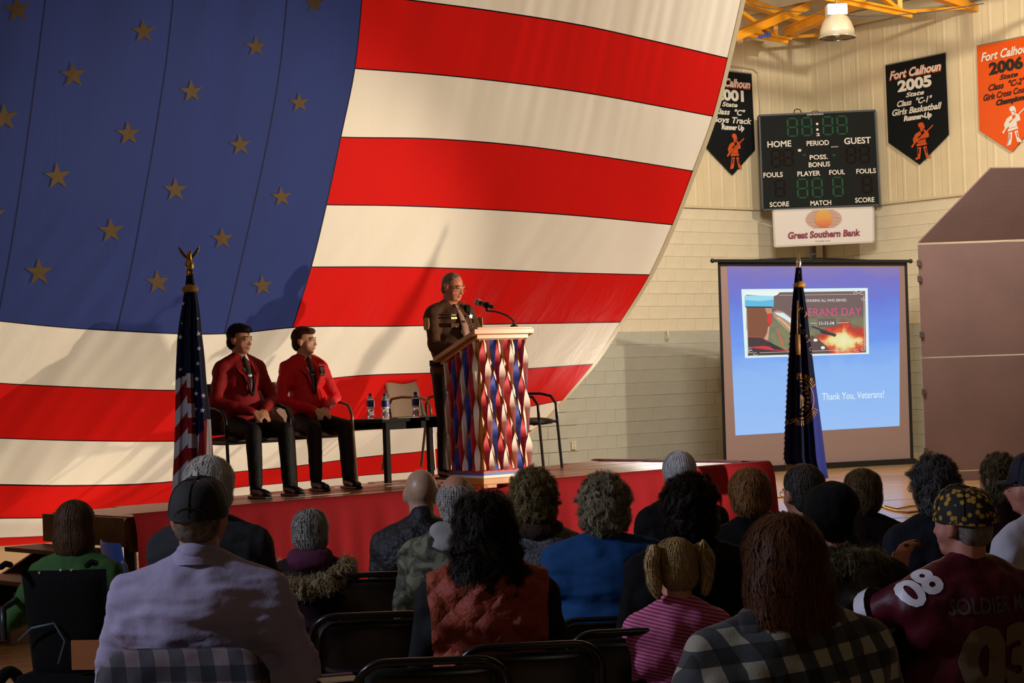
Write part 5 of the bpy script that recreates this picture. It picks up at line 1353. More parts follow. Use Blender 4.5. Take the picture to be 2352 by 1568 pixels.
def cap_on(p, m_, brim=True, beret=False, label=None, v=1.0, kufi=False, brimmat=None):
    H, k, body = p['H'], p['k'], p['body']; Hi = H.inverted()
    t = MB(); 
    def prof(n=28):
        vv = []; f = []; rings = 12
        for i in range(rings+1):
            a = math.radians(90*i/rings)
            zr = .108*math.sin(a)+.012; rr = math.cos(a)**.62
            for j in range(n):
                w = 2*math.pi*j/n; pz = zr
                if kufi: pz = min(.118, .012+.125*math.sin(a)**.8); rr = math.cos(a)**.42
                vv.append(H @ Vector((rr*.089*v*k*math.cos(w), (-.012+rr*.107*v*math.sin(w))*k, (pz+.008*(math.sin(w) if not kufi else -.2*math.sin(w)))*k)))
        for i in range(rings):
            for j in range(n): f.append((i*n+j, i*n+(j+1) % n, (i+1)*n+(j+1) % n, (i+1)*n+j))
        return vv, f
    vv, f = prof(); c_ = MB().add(vv, f); crown = c_.build('cap', m_, body, True)
    n = 28; band = MB(); R_ = []
    for s in (0, 1):
        for j in range(n):
            w = 2*math.pi*j/n; R_.append(H @ Vector(((.0905)*v*k*math.cos(w), (-.012+.1085*v*math.sin(w))*k, ((.0 if s == 0 else .026)+.008*math.sin(w)*(1 if not kufi else -.2))*k)))
    band.add(R_, [(j, (j+1) % n, n+(j+1) % n, n+j) for j in range(n)]); band.build('sweatband', m_, crown, True)
    if not kufi:
        q = H @ Vector((0, -.012*k, .121*k)); MB().ell(q, (.008*k, .008*k, .005*k)).build('button', m_, crown, True)
        for j in range(6):
            w = math.pi*j/3+.5; P = [H @ Vector((math.cos(math.radians(a))**.62*.0905*v*k*math.cos(w), (-.012+math.cos(math.radians(a))**.62*.1085*v*math.sin(w))*k, (.110*math.sin(math.radians(a))+.012+.008*math.sin(w))*k)) for a in range(0, 90, 8)]
            MB().tube(P, .0014*k, 4).build('panel_seam', m_, crown)
    if brim:
        vv = []; f = []; nb_ = 16
        for r in (0, .5, 1):
            for j in range(nb_+1):
                a = math.pi*(j/nb_); x = math.cos(a)*.078*(1-.10*r); y = .052+math.sin(a)*(.040+.070*r); vv.append(H @ Vector((x*k, y*k, (.020-.018*r-.10*x*x/.0784**.5*3*.1)*k)))
        for r in range(2):
            for j in range(nb_): a = r*(nb_+1)+j; f.append((a, a+1, a+nb_+2, a+nb_+1))
        o = MB().add(vv, f).build('visor', brimmat or m_, crown, True); sd = o.modifiers.new('s', 'SOLIDIFY'); sd.thickness = .003
    return crown
def glasses(p, m_):
    H, k, body = p['H'], p['k'], p['body']; g = MB()
    L = lambda x, y, z: H @ Vector((x*k, y*k, z*k))
    for s in (-1, 1):
        g.tube([L(s*.032+.021*math.cos(a), .103-.25*abs(s*.032+.021*math.cos(a))**2*8, -.008+.014*math.sin(a)) for a in np.linspace(0, 2*math.pi, 17)[:-1]], .0013*k, 6, closed=True)
        g.tube([L(s*.053, .096, -.002), L(s*.076, .06, .002), L(s*.083, -.005, .002), L(s*.081, -.02, -.014)], .0014*k, 6)
    g.tube([L(-.011, .105, -.006), L(0, .108, -.003), L(.011, .105, -.006)], .0013*k, 6)
    return g.build('spectacles', m_, body, True)
# ---------------------------------------------------------------- garments
def shade_mat(name, fn, rough=.8, sheen=0.0):
    if name in MATS: return MATS[name]
    M = mat(name, '#808080', rough=rough, sheen=sheen); G_ = NG(M); fn(G_); return M
def f_plaid(sc, ca, cb, cm, rot=(0, 0, 0)):
    def fn(G_):
        v = G_.sep(G_.mapping(G_.coord(), rot=rot)); out = []
        X = G_.math('ADD', v[0], G_.math('MULTIPLY', v[1], .55))
        for q in (X, v[2]): out.append(G_.math('GREATER_THAN', G_.math('FRACT', G_.math('MULTIPLY', q, sc)), .5))
        s = G_.math('MULTIPLY', G_.math('ADD', out[0], out[1]), .5)
        G_.color(G_.ramp(s, [(0, ca), (.26, cm), (.76, cb)], 'CONSTANT'))
        G_.bump(G_.noise(G_.coord(), 260, 3), .3, .004)
    return fn
def f_camo(cs, sc=16):
    def fn(G_):
        n = G_.noise(G_.coord(), sc, 3, .8); G_.color(G_.ramp(n, [(.0, cs[0]), (.42, cs[1]), (.50, cs[2]), (.57, cs[3])], 'CONSTANT')); G_.bump(G_.noise(G_.coord(), 30, 4), .3)
    return fn
def f_stripe(ca, cb, sc):
    def fn(G_):
        v = G_.sep(G_.mapping(G_.coord(), rot=(0, -.25, 0))); s = G_.math('GREATER_THAN', G_.math('FRACT', G_.math('MULTIPLY', v[2], sc)), .55); G_.color(G_.mix(s, ca, cb)); G_.bump(G_.noise(G_.coord(), 25, 4), .3)
    return fn
def f_quilt(c, sc=14, st=.9):
    def fn(G_):
        v = G_.sep(G_.coord()); a = G_.math('ADD', G_.math('MULTIPLY', v[0], sc), G_.math('MULTIPLY', v[2], sc)); b = G_.math('SUBTRACT', G_.math('MULTIPLY', v[0], sc), G_.math('MULTIPLY', v[2], sc))
        d1 = G_.math('ABSOLUTE', G_.math('SINE', a)); d2 = G_.math('ABSOLUTE', G_.math('SINE', b)); G_.b.inputs['Base Color'].default_value = srgb(c)
        h = G_.math('ADD', G_.math('MULTIPLY', d1, d2), G_.math('MULTIPLY', G_.noise(G_.coord(), 45, 4), .7)); G_.bump(h, st, .02)
    return fn
def plain(name, c, rough=.8, b=.4, bs=22, sheen=0, na=.06):
    return mat(name, c, rough=rough, spec=.2, noise_s=9, noise_a=na, bump=b, bump_s=bs, sheen=sheen)
# ================================================================ people on the stage
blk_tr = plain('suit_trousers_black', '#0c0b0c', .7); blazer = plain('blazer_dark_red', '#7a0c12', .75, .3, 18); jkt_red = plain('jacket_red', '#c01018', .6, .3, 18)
def face_yaw(v): return math.atan2(-v[0], v[1])
tie_k = mat('tie_black', '#0c0c12', rough=.5); shirt_w = mat('shirt_white', '#cfc8c2', rough=.7)
def tie_and_shirt(p, tie_c, shirt_c, w=.032, len_=.34, spread=.075, fat=1.0):
    """shirt front wedge, two collar leaves and a tie lying on the chest"""
    J, k, body = p['J'], p['k'], p['body']; N_ = J['neck']; sc = J['shc']; ch = J['chest']; wa = J['waist']
    S = lambda x, y, z: Vector((x*k, y*k, z*k)); y0 = .118*fat**.6+.044
    top = Vector((0, N_.y, N_.z))+S(0, .060, -.012); mid = Vector((0, ch.y, ch.z))+S(0, y0, .03); bot = Vector((0, wa.y, wa.z))+S(0, .015*fat+.12*fat+.038, .05)
    def rib(ws, P, name, m, th=.004):
        v = []; n = len(P)
        for q, a in zip(P, ws): v += [q+S(-a, -.35*a, 0), q+S(a, -.35*a, 0)]
        f = [(2*i, 2*i+1, 2*i+3, 2*i+2) for i in range(n-1)]
        o = obj_from(name, v, f, m, body, True); s = o.modifiers.new('s', 'SOLIDIFY'); s.thickness = th*k; s.offset = 1; return o
    def L(t): return top.lerp(mid, t/.5) if t < .5 else mid.lerp(bot, (t-.5)/.5)
    rib([.050, .046, .034, .020, .004], [L(0)+S(0, -.004, 0), L(.12), L(.3), L(.5), L(.72)], 'shirt_front', shirt_c)
    rib([.012, .018, .012, .022, w, w, .008], [L(0)+S(0, .010, .004), L(.05)+S(0, .014, 0), L(.1)+S(0, .012, 0), L(.3)+S(0, .010, 0), L(.6)+S(0, .010, 0), L(.92)+S(0, .010, 0), L(1)+S(0, .010, 0)], 'tie', tie_c, .006)
    for s in (-1, 1):
        P = [N_+S(s*.052, -.005, .028), N_+S(s*.060, .010, .0), N_+S(s*.045, .066, -.040), N_+S(s*.006, .066, -.004), N_+S(s*.034, .040, .022)]
        o = obj_from('collar', P, [(0, 1, 2, 3, 4)], shirt_c, body); m_ = o.modifiers.new('s', 'SOLIDIFY'); m_.thickness = .004
def lapels(p, m_, fat=1.0, k0=1):
    J, k, body = p['J'], p['k'], p['body']; S = lambda x, y, z: Vector((x*k, y*k, z*k)); N_ = J['neck']; ch = J['chest']; wa = J['waist']; y0 = .118*fat**.6+.046
    for s in (-1, 1):
        P = [N_+S(s*.072, -.01, .015), N_+S(s*.088, .035, -.035), Vector((0, ch.y, ch.z))+S(s*.088, y0-.022, .06), Vector((0, ch.y, ch.z))+S(s*.060, y0-.008, .035), Vector((0, wa.y, wa.z))+S(s*.004, .135*fat+.048, .06), Vector((0, ch.y, ch.z))+S(s*.030, y0+.004, .02), N_+S(s*.050, .055, -.03)]
        o = obj_from('lapel', P, [tuple(range(7))], m_, body); q = o.modifiers.new('s', 'SOLIDIFY'); q.thickness = .008
fy = (.62, -.78)
STG = SZ
# first seated student, in shadow
b1 = at(556, 1000, 15.0); b1.z = STG
# hips under px 556, at depth 15.25
k1 = .93
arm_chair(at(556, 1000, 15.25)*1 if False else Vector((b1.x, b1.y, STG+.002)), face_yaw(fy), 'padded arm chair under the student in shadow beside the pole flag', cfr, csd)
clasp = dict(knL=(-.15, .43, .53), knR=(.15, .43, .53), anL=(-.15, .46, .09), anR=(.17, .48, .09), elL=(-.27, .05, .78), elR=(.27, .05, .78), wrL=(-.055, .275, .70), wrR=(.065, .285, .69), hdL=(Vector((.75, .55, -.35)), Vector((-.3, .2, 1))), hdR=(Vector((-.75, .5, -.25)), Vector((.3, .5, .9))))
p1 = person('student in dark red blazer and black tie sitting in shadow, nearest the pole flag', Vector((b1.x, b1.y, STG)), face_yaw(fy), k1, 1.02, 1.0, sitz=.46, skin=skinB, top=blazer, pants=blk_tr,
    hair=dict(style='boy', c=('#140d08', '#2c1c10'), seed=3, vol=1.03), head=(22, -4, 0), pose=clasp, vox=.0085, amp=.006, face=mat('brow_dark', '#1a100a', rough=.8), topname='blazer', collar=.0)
tie_and_shirt(p1, tie_k, shirt_w); lapels(p1, blazer)
b2 = at(704, 1000, 15.75); b2.z = STG
arm_chair(Vector((b2.x, b2.y, STG+.002)), face_yaw(fy), 'tan padded arm chair under the student in the bright red jacket', cfl, cse)
p2 = person('student in bright red zip jacket with chest patch, hands clasped in his lap', Vector((b2.x, b2.y, STG)), face_yaw((.55, -.83)), .915, 1.0, 1.0, sitz=.46, skin=skinA, top=jkt_red, pants=plain('trousers_brown_black', '#191210', .7),
    hair=dict(style='boy', c=('#3a2010', '#6a4020'), seed=4, vol=.99), head=(38, 0, 0), pose=clasp, vox=.0075, amp=.009, face=mat('brow_brown', '#3a2618', rough=.8), topname='zip_jacket', collar=.0)
tie_and_shirt(p2, tie_k, shirt_w, w=.024, len_=.2); lapels(p2, jkt_red)
def patch_on(p, cx, cz, w, h, m_, name, y=None, rz=0, parts=()):
    J, k, body = p['J'], p['k'], p['body']; c = Vector((cx*k, y*k, J['chest'].z+cz*k)); X = Vector((math.cos(rz), math.sin(rz), 0)); 
    def quad(u0, v0, u1, v1, off, mm, nm, par):
        N_ = Vector((-X.y, X.x, 0)); N_ = -N_ if N_.y < 0 and abs(rz) < 1.3 else N_
        P = [c+X*u*w*k+Z*v*h*k+N_*off for u, v in ((u0, v0), (u1, v0), (u1, v1), (u0, v1))]; return obj_from(nm, P, [(0, 1, 2, 3)], mm, par)
    o = quad(-.5, -.5, .5, .5, .004, m_, name, body)
    for (u0, v0, u1, v1, mm, nm) in parts: quad(u0, v0, u1, v1, .007, mm, nm, o)
    return o
pn = mat('patch_navy', '#141a4a', rough=.6); pg_ = mat('patch_gold', '#d89a28', rough=.5); pw2 = mat('patch_pale', '#c8c4d8', rough=.6)
patch_on(p2, -.088, .06, .058, .088, pn, 'chest_patch', y=.158, rz=.22, parts=((-.36, .05, .36, .40, pw2, 'patch_field'), (-.22, -.22, .22, .22, pg_, 'patch_torch'), (-.12, .1, .12, .36, pg_, 'patch_flame'), (-.40, -.45, .40, -.26, pw2, 'patch_lettering')))
# officer at the podium
OY = 16.25; ob = at(1044, 1000, OY); ob.z = STG
unif = plain('uniform_shirt_brown', '#4a3020', .75, .3, 18); utr = plain('uniform_trousers', '#241d1b', .75, .2, 12)
ko = .98
of = person('officer in brown uniform shirt and grey-brown trousers reading at the podium', Vector((ob.x, ob.y, STG)), face_yaw((.62, -.78)), ko, 1.12, 1.35, seated=False, skin=mat('skin_ruddy', '#c07a58', rough=.5, noise_s=12, noise_a=.05), top=unif, pants=utr,
    hair=dict(style='crop', c=('#5a4a3e', '#a89888'), seed=9), head=(16, -14, 0), headfwd=.03, vox=.0078, amp=.006, face=mat('brow_grey', '#8a7664', rough=.8), jaw=1.12, topname='uniform_shirt', collar=.0,
    pose=dict(elL=(-.26, .10, 1.13), elR=(.27, .12, 1.13), wrL=(-.15, .33, 1.10), wrR=(.16, .34, 1.10), hdL=(Vector((.1, 1, -.1)), Vector((0, 0, 1))), hdR=(Vector((-.1, 1, -.1)), Vector((0, 0, 1)))))
tie_and_shirt(of, mat('tie_taupe', '#9a7668', rough=.5), unif, w=.034, fat=1.35); glasses(of, mat('glasses_metal', '#5a4a3c', rough=.3, metal=.8))
B_, J_ = of['body'], of['J']; S = lambda x, y, z: Vector((x*ko, y*ko, z*ko))
belt_m = mat('belt_black', '#060607', rough=.8, spec=.2)
n_ = 36; vv = []
for z in (.965, 1.015):
    for j in range(n_): w = 2*math.pi*j/n_; vv.append(S(.208*math.cos(w), .012+.178*math.sin(w), z))
MB().add(vv, [(j, (j+1) % n_, n_+(j+1) % n_, n_+j) for j in range(n_)]).build('duty_belt', belt_m, B_, True)
MB().box(S(-.215, .0, .90), (.035*ko, .08*ko, .17*ko), bev=.01).build('holster', belt_m, B_)
MB().box(S(-.235, -.02, 1.02), (.03*ko, .06*ko, .11*ko), Matrix.Identity(4), bev=.008).build('pistol_grip', belt_m, B_)
for a in (-150, -115, 160): MB().box(S(.222*math.cos(math.radians(a)), .012+.19*math.sin(math.radians(a)), .975), (.045*ko, .045*ko, .08*ko), bev=.008).build('belt_pouch', belt_m, B_)
pgd = mat('badge_gold', '#c8922c', rough=.3, metal=.9); ppt = mat('patch_tan', '#b89048', rough=.6)
# shoulder patches
for s in (-1, 1):
    c = J_['shL' if s < 0 else 'shR'].lerp(J_['elL' if s < 0 else 'elR'], .34); X = Vector((0, 1, 0)); N_ = Vector((s, .15, .1)).normalized()
    P = [c+N_*(.074*ko)+S(0, y, z) for y, z in ((-.035, .045), (0, .055), (.035, .045), (.040, -.01), (.028, -.05), (-.028, -.05), (-.040, -.01))]
    o = obj_from('shoulder_patch', P, [tuple(range(7))], ppt, B_); q = o.modifiers.new('s', 'SOLIDIFY'); q.thickness = .006
    for (r, zc, mm, nm) in ((.022, .008, mat('patch_green', '#3c5a24', rough=.6), 'patch_emblem'),):
        P = [c+N_*(.080*ko)+S(0, r*math.cos(a), zc+r*math.sin(a)) for a in np.linspace(0, 2*math.pi, 13)[:-1]]; obj_from(nm, P, [tuple(range(12))], mm, o)
    P = [c+N_*(.080*ko)+S(0, y, z) for y, z in ((-.026, -.025), (.026, -.025), (.022, -.042), (-.022, -.042))]; obj_from('patch_scroll', P, [(0, 1, 2, 3)], mat('patch_maroon', '#6a3040', rough=.6), o)
for s in (-1, 1):
    MB().ell(J_['neck']+S(s*.075, .070, -.050), (.008, .005, .006)).build('collar_pin', pgd, B_, True)
    MB().ell(J_['shc']+S(s*.135, .030, .070), (.007, .007, .004)).build('shoulder_button', pgd, B_, True)
    yy = .155
    MB().box(Vector((s*.085*ko, (yy+.018)*ko, J_['chest'].z-.0)), (.09*ko, .012, .035*ko), bev=.004).build('pocket_flap', unif, B_)
    MB().ell(Vector((s*.085*ko, (yy+.028)*ko, J_['chest'].z-.012)), (.007, .005, .007)).build('pocket_button', pgd, B_, True)
MB().box(Vector((.085*ko, (.160)*ko, J_['chest'].z+.062*ko)), (.06*ko, .008, .012*ko)).build('name_plate', pgd, B_)
MB().box(Vector((.085*ko, (.158)*ko, J_['chest'].z+.088*ko)), (.05*ko, .008, .010*ko)).build('service_bar', mat('service_bar', '#6a7040', rough=.5), B_)
sv = MB(); Pst = [Vector((-0.088*ko+.022*math.sin(a*math.pi/5)*(1 if a % 2 == 0 else .5), .170*ko, J_['chest'].z+.075*ko+.022*math.cos(a*math.pi/5)*(1 if a % 2 == 0 else .5))) for a in range(10)]
obj_from('badge', Pst, [tuple(range(10))], mat('badge_silver', '#8a8078', rough=.35, metal=.9), B_)
rm_ = J_['shc']+S(-.105, .110, .01)
MB().box(rm_, (.045, .03, .07), bev=.008).tube([rm_+S(0, .01, -.03), rm_+S(-.02, .05, -.10), rm_+S(.01, .06, -.2), rm_+S(-.03, .04, -.33)], .006, 8).build('shoulder_microphone', belt_m, B_, True)
# chairs either side of the officer
q = atz(1000, 1078, STG); arm_chair(Vector((q.x-.05, q.y+.28, STG+.002)), face_yaw((.8, -.6)), 'tan arm chair behind the officer, its back showing at his left side', cfl, cse)
q = atz(1258, 1078, STG); arm_chair(Vector((q.x-.22, q.y+.02, STG+.002)), face_yaw((.95, -.30)), 'dark arm chair at the right of the podium', cfr, csd)

# ================================================================ audience, seen from behind
TGT = Vector((-.6, 16.0, 0))
def aud(label, px, ytop, D, hair=None, ztr=1.335, chair=True, chlabel=None, turn=0, headturn=0, headtilt=0, hroll=0, dx=0, **kw):
    """place a seated person so that the head crown shows at (px, ytop) at depth D"""
    P = at(px, ytop, D); k = kw.pop('k', None) or min(1.02, max(.80, P.z/ztr)); base = Vector((P.x+dx, D-.02, 0))
    d = TGT-base; yaw = face_yaw((d.x, d.y))+math.radians(turn)
    # height of crown above floor for this scale, seat lowered or raised to suit
    crown = (.09+.70+.115+.010)*k; sitz = P.z-crown
    lean_ = kw.get('lean', 0)+kw.get('hunch', 0)+kw.get('headfwd', 0)+.02
    base -= Vector((-math.sin(yaw), math.cos(yaw), 0))*lean_*k
    p = person(label, base, yaw, k, hair=hair, sitz=sitz, head=(headturn, headtilt, hroll), **kw)
    if chair:
        c = folding_chair(Vector((base.x, base.y, 0))+Vector((math.sin(yaw), -math.cos(yaw), 0))*(-.02), yaw, chlabel or ('black folding chair under the '+' '.join(label.replace(',', '').split()[:10])), cover=kw.get('cover'))
        c.scale = (1, 1, max(.55, (sitz-.005)/.45))
    return p
khaki = plain('trousers_khaki', '#8a8068', .8); jeans = plain('trousers_denim', '#1c2436', .8); kblack = plain('top_black', '#060608', .85)
# 1 woman in green in a wheelchair
g1 = aud('woman in a green jacket with a brown bob, in the wheelchair at far left', 175, 1146, 9.0, dict(style='bob', c=('#2a1c10', '#6e5038'), seed=11, vol=1.0), chair=False, turn=2, k=.93, wide=1.05, fat=1.1,
    top=plain('jacket_green', '#2c4c24', .8, .4, 14), pants=khaki, topname='jacket', amp=.010, collar=.01, skin=skinA, pose=dict(elL=(-.35, .0, .60), wrL=(-.33, .25, .62)))
# 2 man in pale shirt and black cap
pale = plain('shirt_lavender', '#8d86a0', .8, .5, 16, na=.03)
g2_ = aud('broad man in a pale lavender shirt and black cap, nearest the camera on the left', 458, 1093, 6.15, dict(style='fringe', c=('#3a3028', '#8a7c70'), seed=12), wide=1.40, fat=1.6, armk=1.4, k=1.0,
    top=pale, pants=jeans, topname='shirt', amp=.016, topfs=8, topst=(.6, 1, 2.8), jaw=1.12, skin=skinB, collar=.02, chlabel='black folding chair draped with a plaid jacket, bottom left', turn=-4, shoulders=.98)
capk = mat('cap_black', '#08080a', rough=.8, bump=.3, bump_s=300)
cap_on(g2_, capk, v=1.03)
J, k = g2_['J'], g2_['k']; cm_ = MB(); vv = []; n = 28
for z_, r_ in ((-.012, .086), (.030, .074), (.034, .070), (.0, .070)):
    for j in range(n): w = 2*math.pi*j/n; vv.append(J['neck']+Vector((r_*math.cos(w), -.012+r_*1.02*math.sin(w), z_-.012*math.sin(w)))*k)
cm_.add(vv, [(i*n+j, i*n+(j+1) % n, (i+1)*n+(j+1) % n, (i+1)*n+j) for i in range(3) for j in range(n)]); cm_.build('shirt_collar', pale, g2_['body'], True)
# 3 grey haired man behind the cap
g3 = aud('grey-haired man in a dark grey coat just behind the black cap', 482, 1046, 7.9, dict(style='shortbob', c=('#8e8a82', '#e6e2d8'), seed=13, vol=.98), wide=1.15, fat=1.15, top=plain('coat_dark_grey', '#232529', .85), amp=.008, collar=.02, topname='coat')
# 4 woman with fur-trimmed hood
g4 = aud('woman with short grey hair and a fur-trimmed plum hood', 714, 1165, 8.5, dict(style='shortbob', c=('#55524c', '#c4c2ba'), seed=14, vol=.92), wide=1.1, fat=1.15, top=plain('coat_plum', '#1c0a15', .85), amp=.010, topname='coat', hunch=.02)
def fur(p, ring, name, c1, c2, r=.035, n=9500, L=.045, seed=5):
    m_ = hair_mat('fur_'+c1[1:], c1, c2); J, k = p['J'], p['k']; mb = MB(); P = [J['neck']+Vector(q)*k for q in ring]
    for a, b in zip(P, P[1:]): mb.cap(a, b, r*k, r*k, n=10)
    pend(name, mb, .012, m_, p['body'], sm=2, amp=.014, fs=22, post=lambda o: strands(o, m_, n, L, .6, .0010, seed, droop=.3, lift=.012))
hd_ = MB(); J, k = g4['J'], g4['k']; 
hd_.cap(J['neck']+Vector((-.07, -.05, .0))*k, J['neck']+Vector((.07, -.05, .0))*k, .06*k, .06*k); hd_.ell(J['neck']+Vector((0, -.09, -.015))*k, (.12*k, .075*k, .065*k)); pend('hood', hd_, .012, plain('hood_plum', '#4a2036', .85), g4['body'], amp=.010, fs=16)
fur(g4, ((-.19, .02, -.06), (-.185, -.07, -.10), (-.12, -.15, -.135), (0, -.175, -.145), (.12, -.15, -.12), (.19, -.08, -.075), (.20, .0, -.04)), 'fur_trim', '#5a4a30', '#c8b488', .042)
# 5 bald man in navy quilted jacket
g5 = aud('bald man in a navy quilted jacket', 966, 1072, 9.4, None, wide=1.12, fat=1.15, k=.98, jaw=1.12, top=shade_mat('quilted_navy', f_quilt('#0a0d16', 12), .6), amp=.006, collar=.03, topname='jacket', skin=mat('skin_bald', '#b09078', rough=.4, noise_s=10, noise_a=.06), chlabel='black folding chair under the bald man')
# 6 white-haired man in camouflage jacket
g6 = aud('old man with thin white hair in a camouflage hunting jacket', 1047, 1084, 8.0, dict(style='balding', c=('#8a8884', '#e2e0dc'), seed=16, vol=1.03), wide=1.2, fat=1.2, top=shade_mat('camo_jacket', f_camo(('#15170f', '#34382a', '#4e503e', '#6a6a56')), .85), amp=.010, topname='jacket', skin=skinB)
J, k = g6['J'], g6['k']; hd_ = MB(); hd_.cap(J['neck']+Vector((-.075, -.03, .0))*k, J['neck']+Vector((.075, -.03, .0))*k, .055*k, .055*k); hd_.ell(J['neck']+Vector((0, -.075, -.055))*k, (.13*k, .062*k, .055*k)); pend('hood', hd_, .012, plain('hood_light_grey', '#8a8a88', .85), g6['body'], amp=.005, fs=16)
# 7 woman with long dark curls and orange vest
g7 = aud('woman with long dark curly hair in a rust orange quilted vest', 1112, 1142, 6.6, dict(style='longcurly', c=('#060403', '#2a1c12'), seed=17, vol=1.08), wide=1.22, fat=1.25, top=plain('sleeves_charcoal', '#121518', .85), amp=.006, topname='shirt', turn=0, pants=plain('trousers_grey_khaki', '#6a6c60', .8), pose=dict(knL=(-.34, .26, .50), anL=(-.36, .34, .09)))
def vest(p, m_, name='vest', g=.032, wide=1.0, fat=1.0, zlo=-.10, amp=.01, fs=22):
    J, k = p['J'], p['k']; mb = MB(); p['torso'](mb, g)
    x_ = abs(J['shR'].x)+.028*k
    pend(name, mb, .011, m_, p['body'], sm=3, amp=amp, fs=fs, keep=lambda c: abs(c.x) < x_-max(0, (J['shc'].z-c.z))*.05 and c.z > J['hip'].z-.08*k)
vest(g7, shade_mat('vest_rust', f_quilt('#8a3014', 26, .8), .7), wide=1.22, fat=1.25)
# 8 curly blond woman with grey sparkly sweater and patterned scarf
g8 = aud('woman with curly dark-blond hair, grey sparkly sweater and dark scarf', 1222, 1086, 8.5, dict(style='curly', c=('#3a2e18', '#a08c58'), seed=18, vol=1.06), wide=1.15, fat=1.15, top=mat('sweater_grey_flecked', '#5a5c62', rough=.7, noise_s=90, noise_a=.3, bump=.5, bump_s=120), topname='sweater')
J, k = g8['J'], g8['k']; sc_ = MB()
for a in range(-4, 5): 
    w = math.radians(-90+a*28); sc_.ell(J['neck']+Vector((.105*math.cos(w), .02+.11*math.sin(w), -.015))*k, (.05*k, .05*k, .05*k))
pend('scarf', sc_, .012, shade_mat('scarf_pattern', f_camo(('#0c0806', '#20120c', '#4a2414', '#1a0e0a'), 40), .9), g8['body'], amp=.012, fs=24)
# 9 woman in blue shirt
g9 = aud('woman with fluffy grey-blond hair in a bright blue shirt', 1384, 1102, 8.0, dict(style='curly', c=('#5a5240', '#b4a888'), seed=19, vol=1.12), wide=1.42, fat=1.4, armk=1.3, top=plain('shirt_blue', '#123f70', .8, .5, 13), amp=.014, topfs=8, topst=(.8, 1, 2), topname='shirt', turn=-6, headturn=4)
# 10 white haired man
g10 = aud('man with thick white hair in a black jacket before the stage corner', 1556, 1038, 9.6, dict(style='short', c=('#c4c2c6', '#ffffff'), seed=20, vol=1.10), wide=1.15, fat=1.2, top=plain('jacket_black', '#08090c', .8), amp=.008, collar=.03)
# 11 dark short curly hair, pearl earring
g11 = aud('woman with dark curly hair and a pearl earring, in black', 1576, 1098, 7.25, dict(style='curly', c=('#080504', '#2a1c14'), seed=21, vol=1.03), wide=1.25, fat=1.25, top=kblack, amp=.008, skin=skinB, headturn=10)
e = g11['H'] @ Vector((-.084, .0, -.055)); MB().ell(e, (.008, .008, .009)).build('earring', mat('pearl', '#e0dcd8', rough=.2), g11['body'], True)
# 12 girl
g12 = aud('little girl with blond pigtails in a pink striped top', 1546, 1232, 6.25, dict(style='pigtails', c=('#6e5630', '#d0b078'), seed=22, vol=1.02), k=.80, wide=.95, fat=.95, top=shade_mat('top_pink_stripe', f_stripe('#c86a96', '#8a2c58', 90), .8), amp=.006, topname='top', turn=4, headturn=8, headtilt=-8)
# 13 red-brown bob
g13 = aud('woman with a red-brown bob and black sweater, white collar showing', 1717, 1077, 8.7, dict(style='shortbob', c=('#5a3014', '#c08c54'), seed=23, vol=1.03), wide=1.1, fat=1.1, top=kblack, amp=.006, headturn=-6)
J, k = g13['J'], g13['k']; mbw = MB(); mbw.tube([J['neck']+Vector((.075*math.cos(a), .01+.075*math.sin(a), -.015))*k for a in np.linspace(0, 2*math.pi, 21)[:-1]], .012*k, 6, closed=True); mbw.build('white_collar', shirt_w, g13['body'], True)
# 14 big plaid jacket
plaid = shade_mat('plaid_black_cream', f_plaid(11.0, '#0a0c0e', '#8c8a7c', '#303436', (0, .12, 0)), .9, .2)
g14 = aud('large woman with brown hair in a black and cream buffalo-plaid jacket, bottom right', 1792, 1194, 5.5, dict(style='long', c=('#1c0e08', '#70401f'), seed=24, vol=1.14), wide=1.5, fat=1.5, armk=1.55, top=plaid, amp=.014, topfs=8, topname='plaid_jacket', turn=6, pose=None, k=.97)
J, k = g14['J'], g14['k']; hd_ = MB(); hd_.cap(J['neck']+Vector((-.10, -.03, -.03))*k, J['neck']+Vector((.10, -.03, -.03))*k, .07*k, .07*k); pend('collar', hd_, .012, plaid, g14['body'], amp=.010, fs=16)
# 15 grey-brown man with glasses
g15 = aud('man with grey-brown hair and glasses, in dark grey, left of the blue flag base', 1838, 1066, 7.95, dict(style='short', c=('#2a2622', '#7a706a'), seed=25, vol=1.06), wide=1.1, fat=1.1, top=plain('coat_charcoal', '#1c1e23', .85), amp=.008, headturn=14, skin=skinB); glasses(g15, MATS['glasses_metal'])
# 16 black beret and camouflage coat
g16 = aud('person in a black knit hat and brown camouflage coat', 1902, 1108, 6.6, dict(style='short', c=('#0a0806', '#1c1610'), seed=26), wide=1.35, fat=1.3, armk=1.3, top=shade_mat('camo_brown', f_camo(('#0e0c08', '#1c180e', '#2c2616', '#48402a'), 9), .9), amp=.010, topname='coat')
J, k, H_ = g16['J'], g16['k'], g16['H']; hm = MB(); hm.ell(Vector((0, -.02*k, .055*k)), (.103*k, .122*k, .075*k), H_, 20, 14); hm.ell(Vector((-.02*k, -.05*k, .02*k)), (.10*k, .095*k, .075*k), H_, 20, 14)
pend('knit_hat', hm, .011, plain('hat_black', '#0b0c0c', .95, .5, 60), g16['body'], amp=.008, fs=16, keep=lambda c: (H_.inverted() @ c).z > -.045)
fur(g16, ((-.15, .03, .02), (-.13, -.06, -.01), (-.05, -.11, -.02), (.06, -.11, -.02), (.13, -.06, -.02)), 'hood_trim', '#2a2416', '#8a8264', .045, 5500, .03, 6)
# 17 short brown hair, maroon
g17 = aud('woman with short brown hair in a dark maroon top, right of the blue flag', 1974, 1074, 8.8, dict(style='shortbob', c=('#2e1f12', '#8a7048'), seed=27, vol=.94), wide=1.1, fat=1.15, top=plain('top_dark_maroon', '#190a0f', .85), amp=.007)
